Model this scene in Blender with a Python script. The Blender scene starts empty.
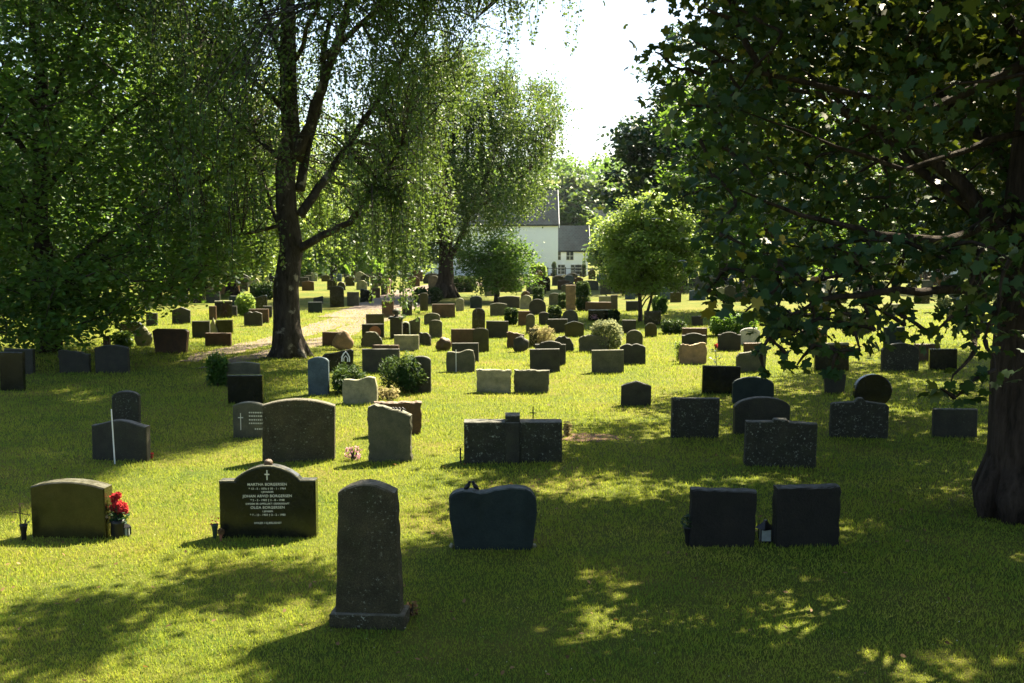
import bpy, bmesh, math, random
import numpy as np
from mathutils import Vector, Matrix, noise

sc = bpy.context.scene
COL = sc.collection
R = random.Random(7)
NR = np.random.default_rng(11)
F = 1100.0
CAMH = 3.2
PITCH = math.atan((341.5 - 240.0) / F)
CP, SP = math.cos(PITCH), math.sin(PITCH)
SUN_EL = math.radians(50)
SUNH = Vector((0.65, 0.76)).normalized()

# ------------------------------------------------------------------ terrain
def smooth(t):
    t = min(1.0, max(0.0, t))
    return t * t * (3 - 2 * t)

def gz(x, y):
    z = -2.7 * smooth((y - 75) / 110)
    z += 36 * smooth((y - 235) / 330)
    z += 0.035 * math.sin(x * 0.55 + 0.8) * math.sin(y * 0.43 + 1.1) * min(1, y / 9.0)
    return z

def ray(px, py):
    dx = (px - 512)
    up = (341.5 - py)
    vy = F * CP + up * SP
    vz = -F * SP + up * CP
    return dx / vy, vz / vy

def G(px, py, tmax=232.0):
    """ground point seen at a picture position"""
    a, b = ray(px, py)
    t = 5.0
    while t < tmax:
        if CAMH + t * b < gz(a * t, t):
            break
        t += 0.5
    lo, hi = t - 0.5, t
    for _ in range(18):
        m = (lo + hi) / 2
        if CAMH + m * b < gz(a * m, m):
            hi = m
        else:
            lo = m
    return Vector((a * lo, lo, gz(a * lo, lo)))

def AT(px, py, y):
    a, b = ray(px, py)
    return Vector((a * y, y, CAMH + b * y))

def ppm(p):
    return F / (p.y * CP + (CAMH - p.z) * SP)

def PX(x, y, z):
    dep = y * CP - (z - CAMH) * SP
    if dep < 0.5:
        return (9999, 9999)
    return (512 + F * x / dep, 341.5 - F * (y * SP + (z - CAMH) * CP) / dep)

def inpoly(x, y, poly):
    c = False
    n = len(poly)
    j = n - 1
    for i in range(n):
        xi, yi = poly[i]; xj, yj = poly[j]
        if (yi > y) != (yj > y) and x < (xj - xi) * (y - yi) / (yj - yi) + xi:
            c = not c
        j = i
    return c

def shadow_px(x, y, z):
    s = z / math.tan(SUN_EL)
    return PX(x - SUNH.x * s, y - SUNH.y * s, 0)

# ------------------------------------------------------------------ object helpers
def tag(o, label=None, cat=None, group=None, kind=None):
    if label: o['label'] = label
    if cat: o['category'] = cat
    if group: o['group'] = group
    if kind: o['kind'] = kind
    return o

def empty(name, loc, rz=0.0):
    o = bpy.data.objects.new(name, None)
    COL.objects.link(o)
    o.location = loc
    o.rotation_euler = (0, 0, rz)
    o.empty_display_size = 0.2
    return o

def link(name, me, mat, parent=None, loc=None, rz=0.0, smooth_=False):
    o = bpy.data.objects.new(name, me)
    COL.objects.link(o)
    if mat is not None:
        me.materials.append(mat)
    if parent: o.parent = parent
    if loc is not None: o.location = loc
    o.rotation_euler = (0, 0, rz)
    if smooth_:
        me.polygons.foreach_set('use_smooth', [True] * len(me.polygons))
    return o

class MB:
    def __init__(s):
        s.v = []; s.f = []
    def add(s, vs, fs):
        n = len(s.v)
        s.v += [tuple(v) for v in vs]
        s.f += [tuple(i + n for i in f) for f in fs]
    def box(s, x0, x1, y0, y1, z0, z1, b=0.0):
        if b <= 0:
            vs = [(x, y, z) for z in (z0, z1) for y in (y0, y1) for x in (x0, x1)]
            s.add(vs, [(0, 2, 3, 1), (4, 5, 7, 6), (0, 1, 5, 4), (2, 6, 7, 3), (0, 4, 6, 2), (1, 3, 7, 5)])
            return
        o = [(x0, y0), (x1, y0), (x1, y1), (x0, y1)]
        ins = [(x0 + b, y0 + b), (x1 - b, y0 + b), (x1 - b, y1 - b), (x0 + b, y1 - b)]
        vs = [(x, y, z0) for x, y in o] + [(x, y, z1 - b) for x, y in o] + [(x, y, z1) for x, y in ins]
        fs = [(3, 2, 1, 0), (8, 9, 10, 11)]
        for i in range(4):
            j = (i + 1) % 4
            fs += [(i, j, j + 4, i + 4), (i + 4, j + 4, j + 8, i + 8)]
        s.add(vs, fs)
    def tube(s, pts, rad, n=7, cap=True, wob=0.0, rng=None):
        pts = [Vector(p) for p in pts]
        base = len(s.v)
        ref = Vector((0.3, 1, 0.1)).normalized()
        for i, p in enumerate(pts):
            a = pts[max(0, i - 1)]; b = pts[min(len(pts) - 1, i + 1)]
            t = (b - a)
            if t.length < 1e-6: t = Vector((0, 0, 1))
            t.normalize()
            u = t.cross(ref)
            if u.length < 0.05: u = t.cross(Vector((1, 0, 0)))
            u.normalize(); w = t.cross(u)
            r = rad[i] if not isinstance(rad, (int, float)) else rad
            for k in range(n):
                an = 2 * math.pi * k / n
                rr = r * (1 + (rng.uniform(-wob, wob) if wob else 0))
                s.v.append(tuple(p + u * math.cos(an) * rr + w * math.sin(an) * rr))
        for i in range(len(pts) - 1):
            for k in range(n):
                k2 = (k + 1) % n
                s.f.append((base + i * n + k, base + i * n + k2, base + (i + 1) * n + k2, base + (i + 1) * n + k))
        if cap:
            s.f.append(tuple(base + k for k in range(n))[::-1])
            e = base + (len(pts) - 1) * n
            s.f.append(tuple(e + k for k in range(n)))
    def lathe(s, prof, n=14, c=(0, 0)):
        base = len(s.v)
        for r, z in prof:
            for k in range(n):
                a = 2 * math.pi * k / n
                s.v.append((c[0] + r * math.cos(a), c[1] + r * math.sin(a), z))
        for i in range(len(prof) - 1):
            for k in range(n):
                k2 = (k + 1) % n
                s.f.append((base + i * n + k, base + i * n + k2, base + (i + 1) * n + k2, base + (i + 1) * n + k))
        s.f.append(tuple(base + k for k in range(n))[::-1])
        e = base + (len(prof) - 1) * n
        s.f.append(tuple(e + k for k in range(n)))
    def mesh(s, name='mesh'):
        me = bpy.data.meshes.new(name)
        me.from_pydata(s.v, [], s.f)
        me.update()
        return me
    def build(s, name, mat, parent=None, loc=None, rz=0.0, smooth_=False):
        return link(name, s.mesh(name), mat, parent, loc, rz, smooth_)

def np_mesh(name, V, polyn, tone):
    """V (M*k,3) vertices, polygons of polyn consecutive vertices each"""
    n = len(V) // polyn
    me = bpy.data.meshes.new(name)
    me.vertices.add(len(V))
    me.vertices.foreach_set('co', V.astype(np.float32).ravel())
    me.loops.add(len(V))
    me.loops.foreach_set('vertex_index', np.arange(len(V), dtype=np.int32))
    me.polygons.add(n)
    me.polygons.foreach_set('loop_start', np.arange(0, len(V), polyn, dtype=np.int32))
    at = me.attributes.new('tone', 'FLOAT', 'FACE')
    at.data.foreach_set('value', tone.astype(np.float32))
    me.update(calc_edges=True)
    return me

# ------------------------------------------------------------------ materials
MATS = {}
def newmat(name):
    m = bpy.data.materials.new(name)
    m.use_nodes = True
    nt = m.node_tree
    for n in list(nt.nodes): nt.nodes.remove(n)
    out = nt.nodes.new('ShaderNodeOutputMaterial')
    return m, nt, out

def nd(nt, t, **kw):
    n = nt.nodes.new(t)
    for k, v in kw.items():
        if k in ('inputs',):
            for a, b in v.items(): n.inputs[a].default_value = b
        else:
            setattr(n, k, v)
    return n

def ramp(nt, stops, fac):
    r = nt.nodes.new('ShaderNodeValToRGB')
    e = r.color_ramp.elements
    while len(e) > 1: e.remove(e[-1])
    e[0].position = stops[0][0]; e[0].color = (*stops[0][1], 1)
    for p, c in stops[1:]:
        x = e.new(p); x.color = (*c, 1)
    nt.links.new(fac, r.inputs[0])
    return r.outputs[0]

def mixc(nt, fac, a, b, mode='MIX'):
    m = nt.nodes.new('ShaderNodeMix'); m.data_type = 'RGBA'; m.blend_type = mode
    def put(s, v):
        if hasattr(v, 'is_linked') or hasattr(v, 'links'): nt.links.new(v, s)
        else: s.default_value = (*v, 1) if isinstance(v, tuple) and len(v) == 3 else v
    put(m.inputs[0], fac); put(m.inputs[6], a); put(m.inputs[7], b)
    return m.outputs[2]

def noise_(nt, scale, detail=3, coord='Object', rough=0.55, off=None):
    tc = nt.nodes.new('ShaderNodeTexCoord')
    n = nt.nodes.new('ShaderNodeTexNoise')
    n.inputs['Scale'].default_value = scale
    n.inputs['Detail'].default_value = detail
    n.inputs['Roughness'].default_value = rough
    src = tc.outputs[coord]
    if off is not None:
        oi = nt.nodes.new('ShaderNodeObjectInfo')
        va = nt.nodes.new('ShaderNodeVectorMath'); va.operation = 'ADD'
        ml = nt.nodes.new('ShaderNodeMath'); ml.operation = 'MULTIPLY'; ml.inputs[1].default_value = 37.0
        nt.links.new(oi.outputs['Random'], ml.inputs[0])
        nt.links.new(src, va.inputs[0]); nt.links.new(ml.outputs[0], va.inputs[1])
        src = va.outputs[0]
    nt.links.new(src, n.inputs['Vector'])
    return n.outputs['Fac']

def bump(nt, h, strength, dist=0.02):
    b = nt.nodes.new('ShaderNodeBump')
    b.inputs['Strength'].default_value = strength
    b.inputs['Distance'].default_value = dist
    nt.links.new(h, b.inputs['Height'])
    return b.outputs[0]

def stone_mat(name, c, spots=0.1, lichen=0.0, rough=0.75, moss=0.3, spec=0.3, bumpy=0.35):
    m, nt, out = newmat(name)
    p = nd(nt, 'ShaderNodeBsdfPrincipled')
    c1 = tuple(x * (1 - spots * 2.2) for x in c); c2 = tuple(min(1, x * (1 + spots * 3.0)) for x in c)
    sp = ramp(nt, [(0.36, c1), (0.5, c), (0.66, c2)], noise_(nt, 130, 5, off=1, rough=0.7))
    big = ramp(nt, [(0.3, (0.45, 0.48, 0.45)), (0.5, (0.95, 0.95, 0.95)), (0.7, (1.5, 1.42, 1.3))], noise_(nt, 5, 9, off=1, rough=0.68))
    col = mixc(nt, 0.8, sp, big, 'MULTIPLY')
    if moss:
        mo = ramp(nt, [(0.5, (0, 0, 0)), (0.72, (1, 1, 1))], noise_(nt, 5.5, 6, off=1))
        mm = nd(nt, 'ShaderNodeMath', operation='MULTIPLY'); nt.links.new(mo, mm.inputs[0]); mm.inputs[1].default_value = moss
        col = mixc(nt, mm.outputs[0], col, (0.04, 0.05, 0.014))
    if lichen:
        li = ramp(nt, [(0.615 - lichen * 0.05, (0, 0, 0)), (0.68 - lichen * 0.05, (1, 1, 1))], noise_(nt, 46 if lichen < .85 else 30, 9, off=1, rough=0.74))
        pa = ramp(nt, [(0.42, (0.06, 0.06, 0.06)), (0.62, (1, 1, 1))], noise_(nt, 7, 5, off=1, rough=0.65))
        m0 = nd(nt, 'ShaderNodeMath', operation='MULTIPLY'); nt.links.new(li, m0.inputs[0]); nt.links.new(pa, m0.inputs[1])
        mm = nd(nt, 'ShaderNodeMath', operation='MULTIPLY'); nt.links.new(m0.outputs[0], mm.inputs[0]); mm.inputs[1].default_value = min(1.0, lichen)
        col = mixc(nt, mm.outputs[0], col, (0.36, 0.38, 0.3))
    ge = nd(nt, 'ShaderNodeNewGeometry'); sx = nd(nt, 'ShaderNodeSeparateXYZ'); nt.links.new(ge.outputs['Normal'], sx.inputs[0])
    # sunlit look of upward faces painted into the colour, with pale dust and lichen
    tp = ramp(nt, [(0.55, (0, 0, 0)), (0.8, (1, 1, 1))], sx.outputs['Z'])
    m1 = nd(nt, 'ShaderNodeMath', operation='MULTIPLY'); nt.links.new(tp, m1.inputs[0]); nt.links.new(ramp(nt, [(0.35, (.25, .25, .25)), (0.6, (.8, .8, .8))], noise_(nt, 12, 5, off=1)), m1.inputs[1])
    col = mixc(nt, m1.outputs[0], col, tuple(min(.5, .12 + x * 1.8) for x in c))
    nt.links.new(col, p.inputs['Base Color'])
    p.inputs['Roughness'].default_value = rough
    p.inputs['Specular IOR Level'].default_value = spec
    nt.links.new(bump(nt, noise_(nt, 42, 6, off=1, rough=0.7), min(1, bumpy * 1.7), 0.03), p.inputs['Normal'])
    nt.links.new(p.outputs[0], out.inputs[0])
    MATS[name] = m
    return m

def plain(name, c, rough=0.6, metal=0.0, spec=0.4, var=0.15, sc_=20, bm=0.0):
    m, nt, out = newmat(name)
    p = nd(nt, 'ShaderNodeBsdfPrincipled')
    col = ramp(nt, [(0.3, tuple(x * (1 - var) for x in c)), (0.7, tuple(min(1, x * (1 + var)) for x in c))], noise_(nt, sc_, 4))
    nt.links.new(col, p.inputs['Base Color'])
    p.inputs['Roughness'].default_value = rough
    p.inputs['Metallic'].default_value = metal
    p.inputs['Specular IOR Level'].default_value = spec
    if bm: nt.links.new(bump(nt, noise_(nt, sc_ * 2, 5), bm, 0.03), p.inputs['Normal'])
    nt.links.new(p.outputs[0], out.inputs[0])
    MATS[name] = m
    return m

def leaf_mat(name, c0, c1, c2, trans=0.35, tcol=(0.2, 0.28, 0.03), rough=0.5, spec=0.35, tmul=1.0):
    m, nt, out = newmat(name)
    at = nd(nt, 'ShaderNodeAttribute', attribute_name='tone')
    col = ramp(nt, [(0.0, c0), (0.5, c1), (0.86, tuple(a * .65 + b * .35 for a, b in zip(c1, c2))), (0.97, c2)], at.outputs['Fac'])
    p = nd(nt, 'ShaderNodeBsdfPrincipled')
    nt.links.new(col, p.inputs['Base Color'])
    p.inputs['Roughness'].default_value = rough
    p.inputs['Specular IOR Level'].default_value = spec
    t = nd(nt, 'ShaderNodeBsdfTranslucent')
    tc = mixc(nt, 0.6, col, tcol)
    nt.links.new(tc, t.inputs[0])
    mx = nd(nt, 'ShaderNodeMixShader'); mx.inputs[0].default_value = trans
    nt.links.new(p.outputs[0], mx.inputs[1]); nt.links.new(t.outputs[0], mx.inputs[2])
    nt.links.new(mx.outputs[0], out.inputs[0])
    MATS[name] = m
    return m

def bark_mat(name, c0, c1, zs=0.25, scale=9, pale=None):
    m, nt, out = newmat(name)
    tc = nd(nt, 'ShaderNodeTexCoord')
    mp = nd(nt, 'ShaderNodeMapping'); mp.inputs['Scale'].default_value = (1, 1, zs)
    nt.links.new(tc.outputs['Object'], mp.inputs[0])
    n = nd(nt, 'ShaderNodeTexNoise'); n.inputs['Scale'].default_value = scale; n.inputs['Detail'].default_value = 7; n.inputs['Roughness'].default_value = 0.7
    nt.links.new(mp.outputs[0], n.inputs['Vector'])
    col = ramp(nt, [(0.35, c0), (0.65, c1)], n.outputs['Fac'])
    if pale:
        f = ramp(nt, [(0.6, (0, 0, 0)), (0.68, (1, 1, 1))], noise_(nt, 2.6, 5))
        col = mixc(nt, f, col, pale)
    p = nd(nt, 'ShaderNodeBsdfPrincipled')
    nt.links.new(col, p.inputs['Base Color']); p.inputs['Roughness'].default_value = 0.9
    p.inputs['Specular IOR Level'].default_value = 0.15
    nt.links.new(bump(nt, n.outputs['Fac'], 0.9, 0.08), p.inputs['Normal'])
    nt.links.new(p.outputs[0], out.inputs[0])
    MATS[name] = m
    return m

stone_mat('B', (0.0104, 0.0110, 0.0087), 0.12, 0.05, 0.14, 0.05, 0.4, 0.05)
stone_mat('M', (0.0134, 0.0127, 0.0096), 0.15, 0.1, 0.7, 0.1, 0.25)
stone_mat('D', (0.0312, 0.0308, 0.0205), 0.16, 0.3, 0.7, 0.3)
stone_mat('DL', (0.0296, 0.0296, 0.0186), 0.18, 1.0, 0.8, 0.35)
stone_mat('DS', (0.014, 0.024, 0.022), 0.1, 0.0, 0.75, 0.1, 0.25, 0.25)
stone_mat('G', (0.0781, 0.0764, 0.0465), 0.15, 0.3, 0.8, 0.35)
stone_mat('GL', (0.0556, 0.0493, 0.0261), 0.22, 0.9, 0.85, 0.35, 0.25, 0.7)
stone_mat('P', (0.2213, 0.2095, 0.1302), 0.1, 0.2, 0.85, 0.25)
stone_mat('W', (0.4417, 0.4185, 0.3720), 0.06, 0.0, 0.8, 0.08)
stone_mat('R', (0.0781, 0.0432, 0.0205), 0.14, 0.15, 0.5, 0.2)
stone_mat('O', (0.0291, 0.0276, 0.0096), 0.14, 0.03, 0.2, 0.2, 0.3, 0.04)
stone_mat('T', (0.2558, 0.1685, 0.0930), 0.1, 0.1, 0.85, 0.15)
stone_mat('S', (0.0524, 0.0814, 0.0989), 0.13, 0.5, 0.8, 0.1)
leaf_mat('maple_leaf', (0.010, 0.034, 0.012), (0.021, 0.06, 0.016), (0.22, 0.18, 0.02), 0.16, (0.24, 0.3, 0.02), 0.5, 0.25)
leaf_mat('linden_leaf', (0.016, 0.055, 0.014), (0.055, 0.14, 0.022), (0.18, 0.24, 0.03), 0.46, (0.22, 0.36, 0.03), 0.5, 0.3)
leaf_mat('birch_leaf', (0.018, 0.06, 0.016), (0.04, 0.095, 0.024), (0.13, 0.18, 0.04), 0.3, (0.28, 0.4, 0.05), 0.5, 0.3)
leaf_mat('light_leaf', (0.06, 0.14, 0.025), (0.12, 0.22, 0.04), (0.28, 0.34, 0.07), 0.48, (0.42, 0.52, 0.08), 0.5, 0.3)
leaf_mat('dark_leaf', (0.010, 0.032, 0.016), (0.016, 0.05, 0.02), (0.045, 0.09, 0.02), 0.15, (0.12, 0.24, 0.02), 0.5, 0.3)
leaf_mat('conifer', (0.010, 0.035, 0.010), (0.018, 0.055, 0.012), (0.09, 0.15, 0.03), 0.2, (0.2, 0.3, 0.04), 0.6, 0.2)
leaf_mat('pale_flower_leaf', (0.06, 0.1, 0.03), (0.16, 0.2, 0.08), (0.5, 0.5, 0.3), 0.4, (0.5, 0.5, 0.25), 0.6, 0.2)
leaf_mat('red_petal', (0.35, 0.02, 0.03), (0.5, 0.04, 0.055), (0.7, 0.12, 0.12), 0.35, (0.7, 0.08, 0.08), 0.6, 0.2)
leaf_mat('pink_petal', (0.4, 0.15, 0.2), (0.55, 0.3, 0.35), (0.6, 0.5, 0.45), 0.3, (0.7, 0.4, 0.4), 0.6, 0.2)
leaf_mat('dry_stem', (0.2, 0.16, 0.07), (0.35, 0.3, 0.14), (0.5, 0.45, 0.25), 0.3, (0.5, 0.45, 0.2), 0.8, 0.1)
leaf_mat('grass', (0.05, 0.165, 0.03), (0.245, 0.31, 0.036), (0.6, 0.47, 0.13), 0.4, (0.46, 0.5, 0.05), 0.7, 0.1)
leaf_mat('dead_leaf', (0.08, 0.045, 0.02), (0.2, 0.12, 0.05), (0.4, 0.28, 0.14), 0.2, (0.4, 0.2, 0.05), 0.7, 0.2)
bark_mat('birch_bark', (0.018, 0.015, 0.012), (0.07, 0.06, 0.05), 0.3, 8, (0.28, 0.26, 0.22))
bark_mat('dark_bark', (0.015, 0.011, 0.008), (0.06, 0.045, 0.035), 0.22, 10)
bark_mat('young_bark', (0.04, 0.03, 0.02), (0.1, 0.08, 0.06), 0.4, 14)
plain('white_wall', (0.88, 0.89, 0.92), 0.7, var=0.03, sc_=0.6)
plain('white_paint', (0.8, 0.79, 0.76), 0.5, var=0.03)
plain('window_glass', (0.03, 0.04, 0.05), 0.12, spec=0.8)
plain('iron', (0.012, 0.012, 0.014), 0.4, 0.3)
plain('green_pot', (0.02, 0.045, 0.025), 0.5)
plain('lamp_glass', (0.3, 0.34, 0.33), 0.15, spec=0.6)
plain('gilt', (0.62, 0.6, 0.48), 0.5, var=0.05)
plain('soil', (0.16, 0.09, 0.055), 0.95, var=0.4, sc_=14, bm=0.8)
plain('terracotta', (0.3, 0.12, 0.06), 0.8)
plain('brick_tan', (0.36, 0.2, 0.1), 0.85, var=0.2, sc_=5)
plain('skin', (0.5, 0.3, 0.22), 0.6)
plain('pink_cloth', (0.62, 0.45, 0.44), 0.8)
plain('tan_cloth', (0.5, 0.34, 0.24), 0.8)
plain('hair', (0.12, 0.07, 0.04), 0.7)

def roof_mat():
    m, nt, out = newmat('slate_roof')
    tc = nd(nt, 'ShaderNodeTexCoord')
    br = nd(nt, 'ShaderNodeTexBrick')
    br.inputs['Scale'].default_value = 1.0
    br.inputs['Brick Width'].default_value = 0.5; br.inputs['Row Height'].default_value = 0.38
    br.inputs['Mortar Size'].default_value = 0.03
    br.inputs['Color1'].default_value = (0.007, 0.017, 0.022, 1); br.inputs['Color2'].default_value = (0.014, 0.028, 0.034, 1)
    br.inputs['Mortar'].default_value = (0.03, 0.035, 0.04, 1)
    mp = nd(nt, 'ShaderNodeMapping'); mp.inputs['Rotation'].default_value = (math.radians(-50), 0, 0)
    nt.links.new(tc.outputs['Object'], mp.inputs[0]); nt.links.new(mp.outputs[0], br.inputs['Vector'])
    c = mixc(nt, 0.6, br.outputs[0], ramp(nt, [(0.3, (0.6, 0.6, 0.6)), (0.7, (1.5, 1.5, 1.4))], noise_(nt, 0.8, 5)), 'MULTIPLY')
    p = nd(nt, 'ShaderNodeBsdfPrincipled'); p.inputs['Roughness'].default_value = 0.9; p.inputs['Specular IOR Level'].default_value = 0.1
    nt.links.new(c, p.inputs['Base Color'])
    nt.links.new(p.outputs[0], out.inputs[0]); MATS['slate_roof'] = m
roof_mat()

def ground_mat():
    m, nt, out = newmat('lawn')
    base = ramp(nt, [(0.25, (0.055, 0.1, 0.016)), (0.5, (0.12, 0.135, 0.022)), (0.75, (0.2, 0.16, 0.042))], noise_(nt, 0.55, 8, rough=0.65))
    fine = ramp(nt, [(0.3, (0.5, 0.55, 0.5)), (0.55, (1, 1, 1)), (0.75, (1.5, 1.4, 1.4))], noise_(nt, 26, 8, rough=0.75))
    c = mixc(nt, 0.75, base, fine, 'MULTIPLY')
    dry = ramp(nt, [(0.62, (0, 0, 0)), (0.75, (1, 1, 1))], noise_(nt, 1.3, 7, rough=0.7))
    dm = nd(nt, 'ShaderNodeMath', operation='MULTIPLY'); nt.links.new(dry, dm.inputs[0]); dm.inputs[1].default_value = 0.45
    c = mixc(nt, dm.outputs[0], c, (0.26, 0.19, 0.07))
    p = nd(nt, 'ShaderNodeBsdfPrincipled')
    nt.links.new(c, p.inputs['Base Color']); p.inputs['Roughness'].default_value = 0.9
    p.inputs['Specular IOR Level'].default_value = 0.1
    nt.links.new(bump(nt, noise_(nt, 30, 8, rough=0.8), 0.8, 0.06), p.inputs['Normal'])
    nt.links.new(p.outputs[0], out.inputs[0]); MATS['lawn'] = m
ground_mat()
def path_mat():
    m, nt, out = newmat('gravel')
    base = ramp(nt, [(0.3, (0.105, 0.078, 0.055)), (0.7, (0.2, 0.145, 0.11))], noise_(nt, 1.2, 8, rough=0.7))
    fine = ramp(nt, [(0.3, (0.65, 0.65, 0.65)), (0.7, (1.3, 1.3, 1.3))], noise_(nt, 40, 6, rough=0.8))
    c = mixc(nt, 0.8, base, fine, 'MULTIPLY')
    p = nd(nt, 'ShaderNodeBsdfPrincipled')
    nt.links.new(c, p.inputs['Base Color']); p.inputs['Roughness'].default_value = 0.95
    nt.links.new(p.outputs[0], out.inputs[0]); MATS['gravel'] = m
path_mat()

# ------------------------------------------------------------------ ground, path
def build_ground():
    xs = sorted(set([-420, -300, -220, -160, -120, -90] + [round(-70 + i * 1.5, 2) for i in range(94)] + [90, 120, 160, 220, 300, 420]))
    ys = [-60, -30, -15, -8] + [i * 0.75 - 4 for i in range(100)] + [72 + i * 3 for i in range(60)] + [252 + i * 15 for i in range(24)] + [640, 760, 900]
    ys = sorted(set(ys))
    V = [(x, y, gz(x, y)) for y in ys for x in xs]
    n = len(xs)
    Fc = [(j * n + i, j * n + i + 1, (j + 1) * n + i + 1, (j + 1) * n + i) for j in range(len(ys) - 1) for i in range(n - 1)]
    me = bpy.data.meshes.new('ground'); me.from_pydata(V, [], Fc); me.update()
    o = link('ground', me, MATS['lawn'], smooth_=True)
    tag(o, kind='structure')
build_ground()

def strip(name, pts, widths, mat, off, seed):
    """a draped ribbon through ground points"""
    rr = random.Random(seed)
    P = []
    for i in range(len(pts) - 1):
        a, b = pts[i], pts[i + 1]
        n = max(2, int((b - a).length / 0.6))
        for k in range(n):
            t = k / n
            P.append((a.lerp(b, t), widths[i] * (1 - t) + widths[i + 1] * t))
    P.append((pts[-1], widths[-1]))
    V = []; Fc = []
    K = 5
    for i, (p, w) in enumerate(P):
        a = P[max(0, i - 1)][0]; b = P[min(len(P) - 1, i + 1)][0]
        t = Vector((b.x - a.x, b.y - a.y, 0)).normalized()
        nrm = Vector((-t.y, t.x, 0))
        for k in range(K + 1):
            u = (k / K - 0.5) * w
            if k in (0, K): u += rr.uniform(-0.14, 0.14)
            q = p + nrm * u
            V.append((q.x, q.y, gz(q.x, q.y) + (off if k not in (0, K) else off * 0.3)))
    for i in range(len(P) - 1):
        for k in range(K):
            Fc.append((i * (K + 1) + k, i * (K + 1) + k + 1, (i + 1) * (K + 1) + k + 1, (i + 1) * (K + 1) + k))
    me = bpy.data.meshes.new(name); me.from_pydata(V, [], Fc); me.update()
    return tag(link(name, me, mat), kind='structure')
A1 = [G(186, 362), G(212, 354), G(262, 343), G(300, 333), G(340, 322), G(372, 313)]
A2 = [G(205, 369), G(238, 360), G(300, 347), G(345, 333), G(372, 321), G(392, 311)]
strip('path', A1, [0.35, 1.0, 1.1, 1.3, 1.6, 1.8], MATS['gravel'], 0.02, 1)
strip('path', A2, [0.3, 0.8, 0.9, 0.9, 1.2, 1.8], MATS['gravel'], 0.023, 2)
strip('path', [G(352, 318), G(385, 307), G(408, 297), G(428, 290), G(452, 285.5), G(478, 282)], [3.0, 3.4, 3.6, 3.8, 4, 4], MATS['gravel'], 0.027, 3)
# ------------------------------------------------------------------ foliage
def star_leaf():
    pts = []
    tips = [(-90, 0.16), (-58, 0.40), (-22, 0.50), (10, 0.36), (40, 0.58), (64, 0.40), (90, 0.64), (116, 0.40), (140, 0.58), (170, 0.36), (202, 0.50), (238, 0.40)]
    for a, r in tips:
        a = math.radians(a)
        x, y = r * math.cos(a), r * math.sin(a)
        pts.append((x, y, -0.5 * (x * x + max(0, y) ** 2) + 0.1 * abs(x)))
    return np.array(pts)
T_MAPLE = star_leaf()
T_DIAMOND = np.array([(0, -0.5, 0), (0.34, 0.0, 0.06), (0, 0.55, -0.05), (-0.34, 0.0, 0.06)])
T_OVAL = np.array([(0, -0.5, 0), (0.3, -0.2, 0.04), (0.3, 0.2, 0.02), (0, 0.6, -0.08), (-0.3, 0.2, 0.02), (-0.3, -0.2, 0.04)])
T_BLADE = np.array([(0, -0.5, 0), (0.09, 0.0, 0.02), (0, 0.5, 0), (-0.09, 0, 0.02)])

def leaves(name, pts, size, tmpl, mat, parent, tone=None, flat=0.9, down=0.5, loc=None):
    """one leaf-shaped face per point, as ONE mesh; flat = how level the leaves lie, down = how much tips hang"""
    pts = np.asarray(pts, dtype=np.float64)
    n = len(pts)
    nrm = NR.normal(size=(n, 3)); nrm[:, 2] = np.abs(nrm[:, 2]) + flat
    nrm /= np.linalg.norm(nrm, axis=1)[:, None]
    d = NR.normal(size=(n, 3)); d[:, 2] -= down
    d -= nrm * np.sum(d * nrm, axis=1)[:, None]
    d /= np.linalg.norm(d, axis=1)[:, None] + 1e-9
    s = np.cross(d, nrm)
    sz = (np.asarray(size) * NR.uniform(0.65, 1.25, n))[:, None, None]
    V = pts[:, None, :] + sz * (tmpl[None, :, 0:1] * s[:, None, :] + tmpl[None, :, 1:2] * d[:, None, :] + tmpl[None, :, 2:3] * nrm[:, None, :])
    k = len(tmpl)
    if tone is None: tone = NR.uniform(0, 0.8, n)
    me = np_mesh(name, V.reshape(-1, 3), k, np.clip(tone, 0, 1))
    return link(name, me, MATS[mat], parent, loc)

SKY = [(560, -5), (720, -5), (700, 18), (634, 45), (634, 66), (668, 80), (660, 100), (642, 115), (602, 160), (600, 172), (560, 160), (568, 100), (542, 84), (565, 60), (585, 20)]
LIT = [(-60, 545), (0, 520), (95, 474), (235, 446), (300, 400), (330, 385), (400, 370), (480, 325), (850, 325), (860, 362), (740, 380), (650, 392), (600, 420), (565, 445),
       (480, 470), (440, 492), (415, 525), (395, 560), (335, 560), (250, 555), (130, 575), (60, 596), (-60, 640)]
LIT2 = [(128, 614), (250, 602), (330, 590), (335, 640), (300, 690), (20, 690), (60, 670), (130, 640)]
LIT3 = [(405, 604), (470, 590), (505, 612), (560, 645), (520, 668), (425, 642)]
def dapple(x, y, z, thr=.1, sc_=.75):
    s = z / math.tan(SUN_EL); gx, gy = x - SUNH.x * s, y - SUNH.y * s
    if gx > -.5 + (8 - gy) * .1 and gy < 17.5 and gy > 8.6: thr = .15
    return noise.noise(Vector((gx * sc_ * .8, gy * sc_, 3.3))) + .45 * noise.noise(Vector((gx * sc_ * 2.3, gy * sc_ * 2.6, 8.1))) < thr
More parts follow.
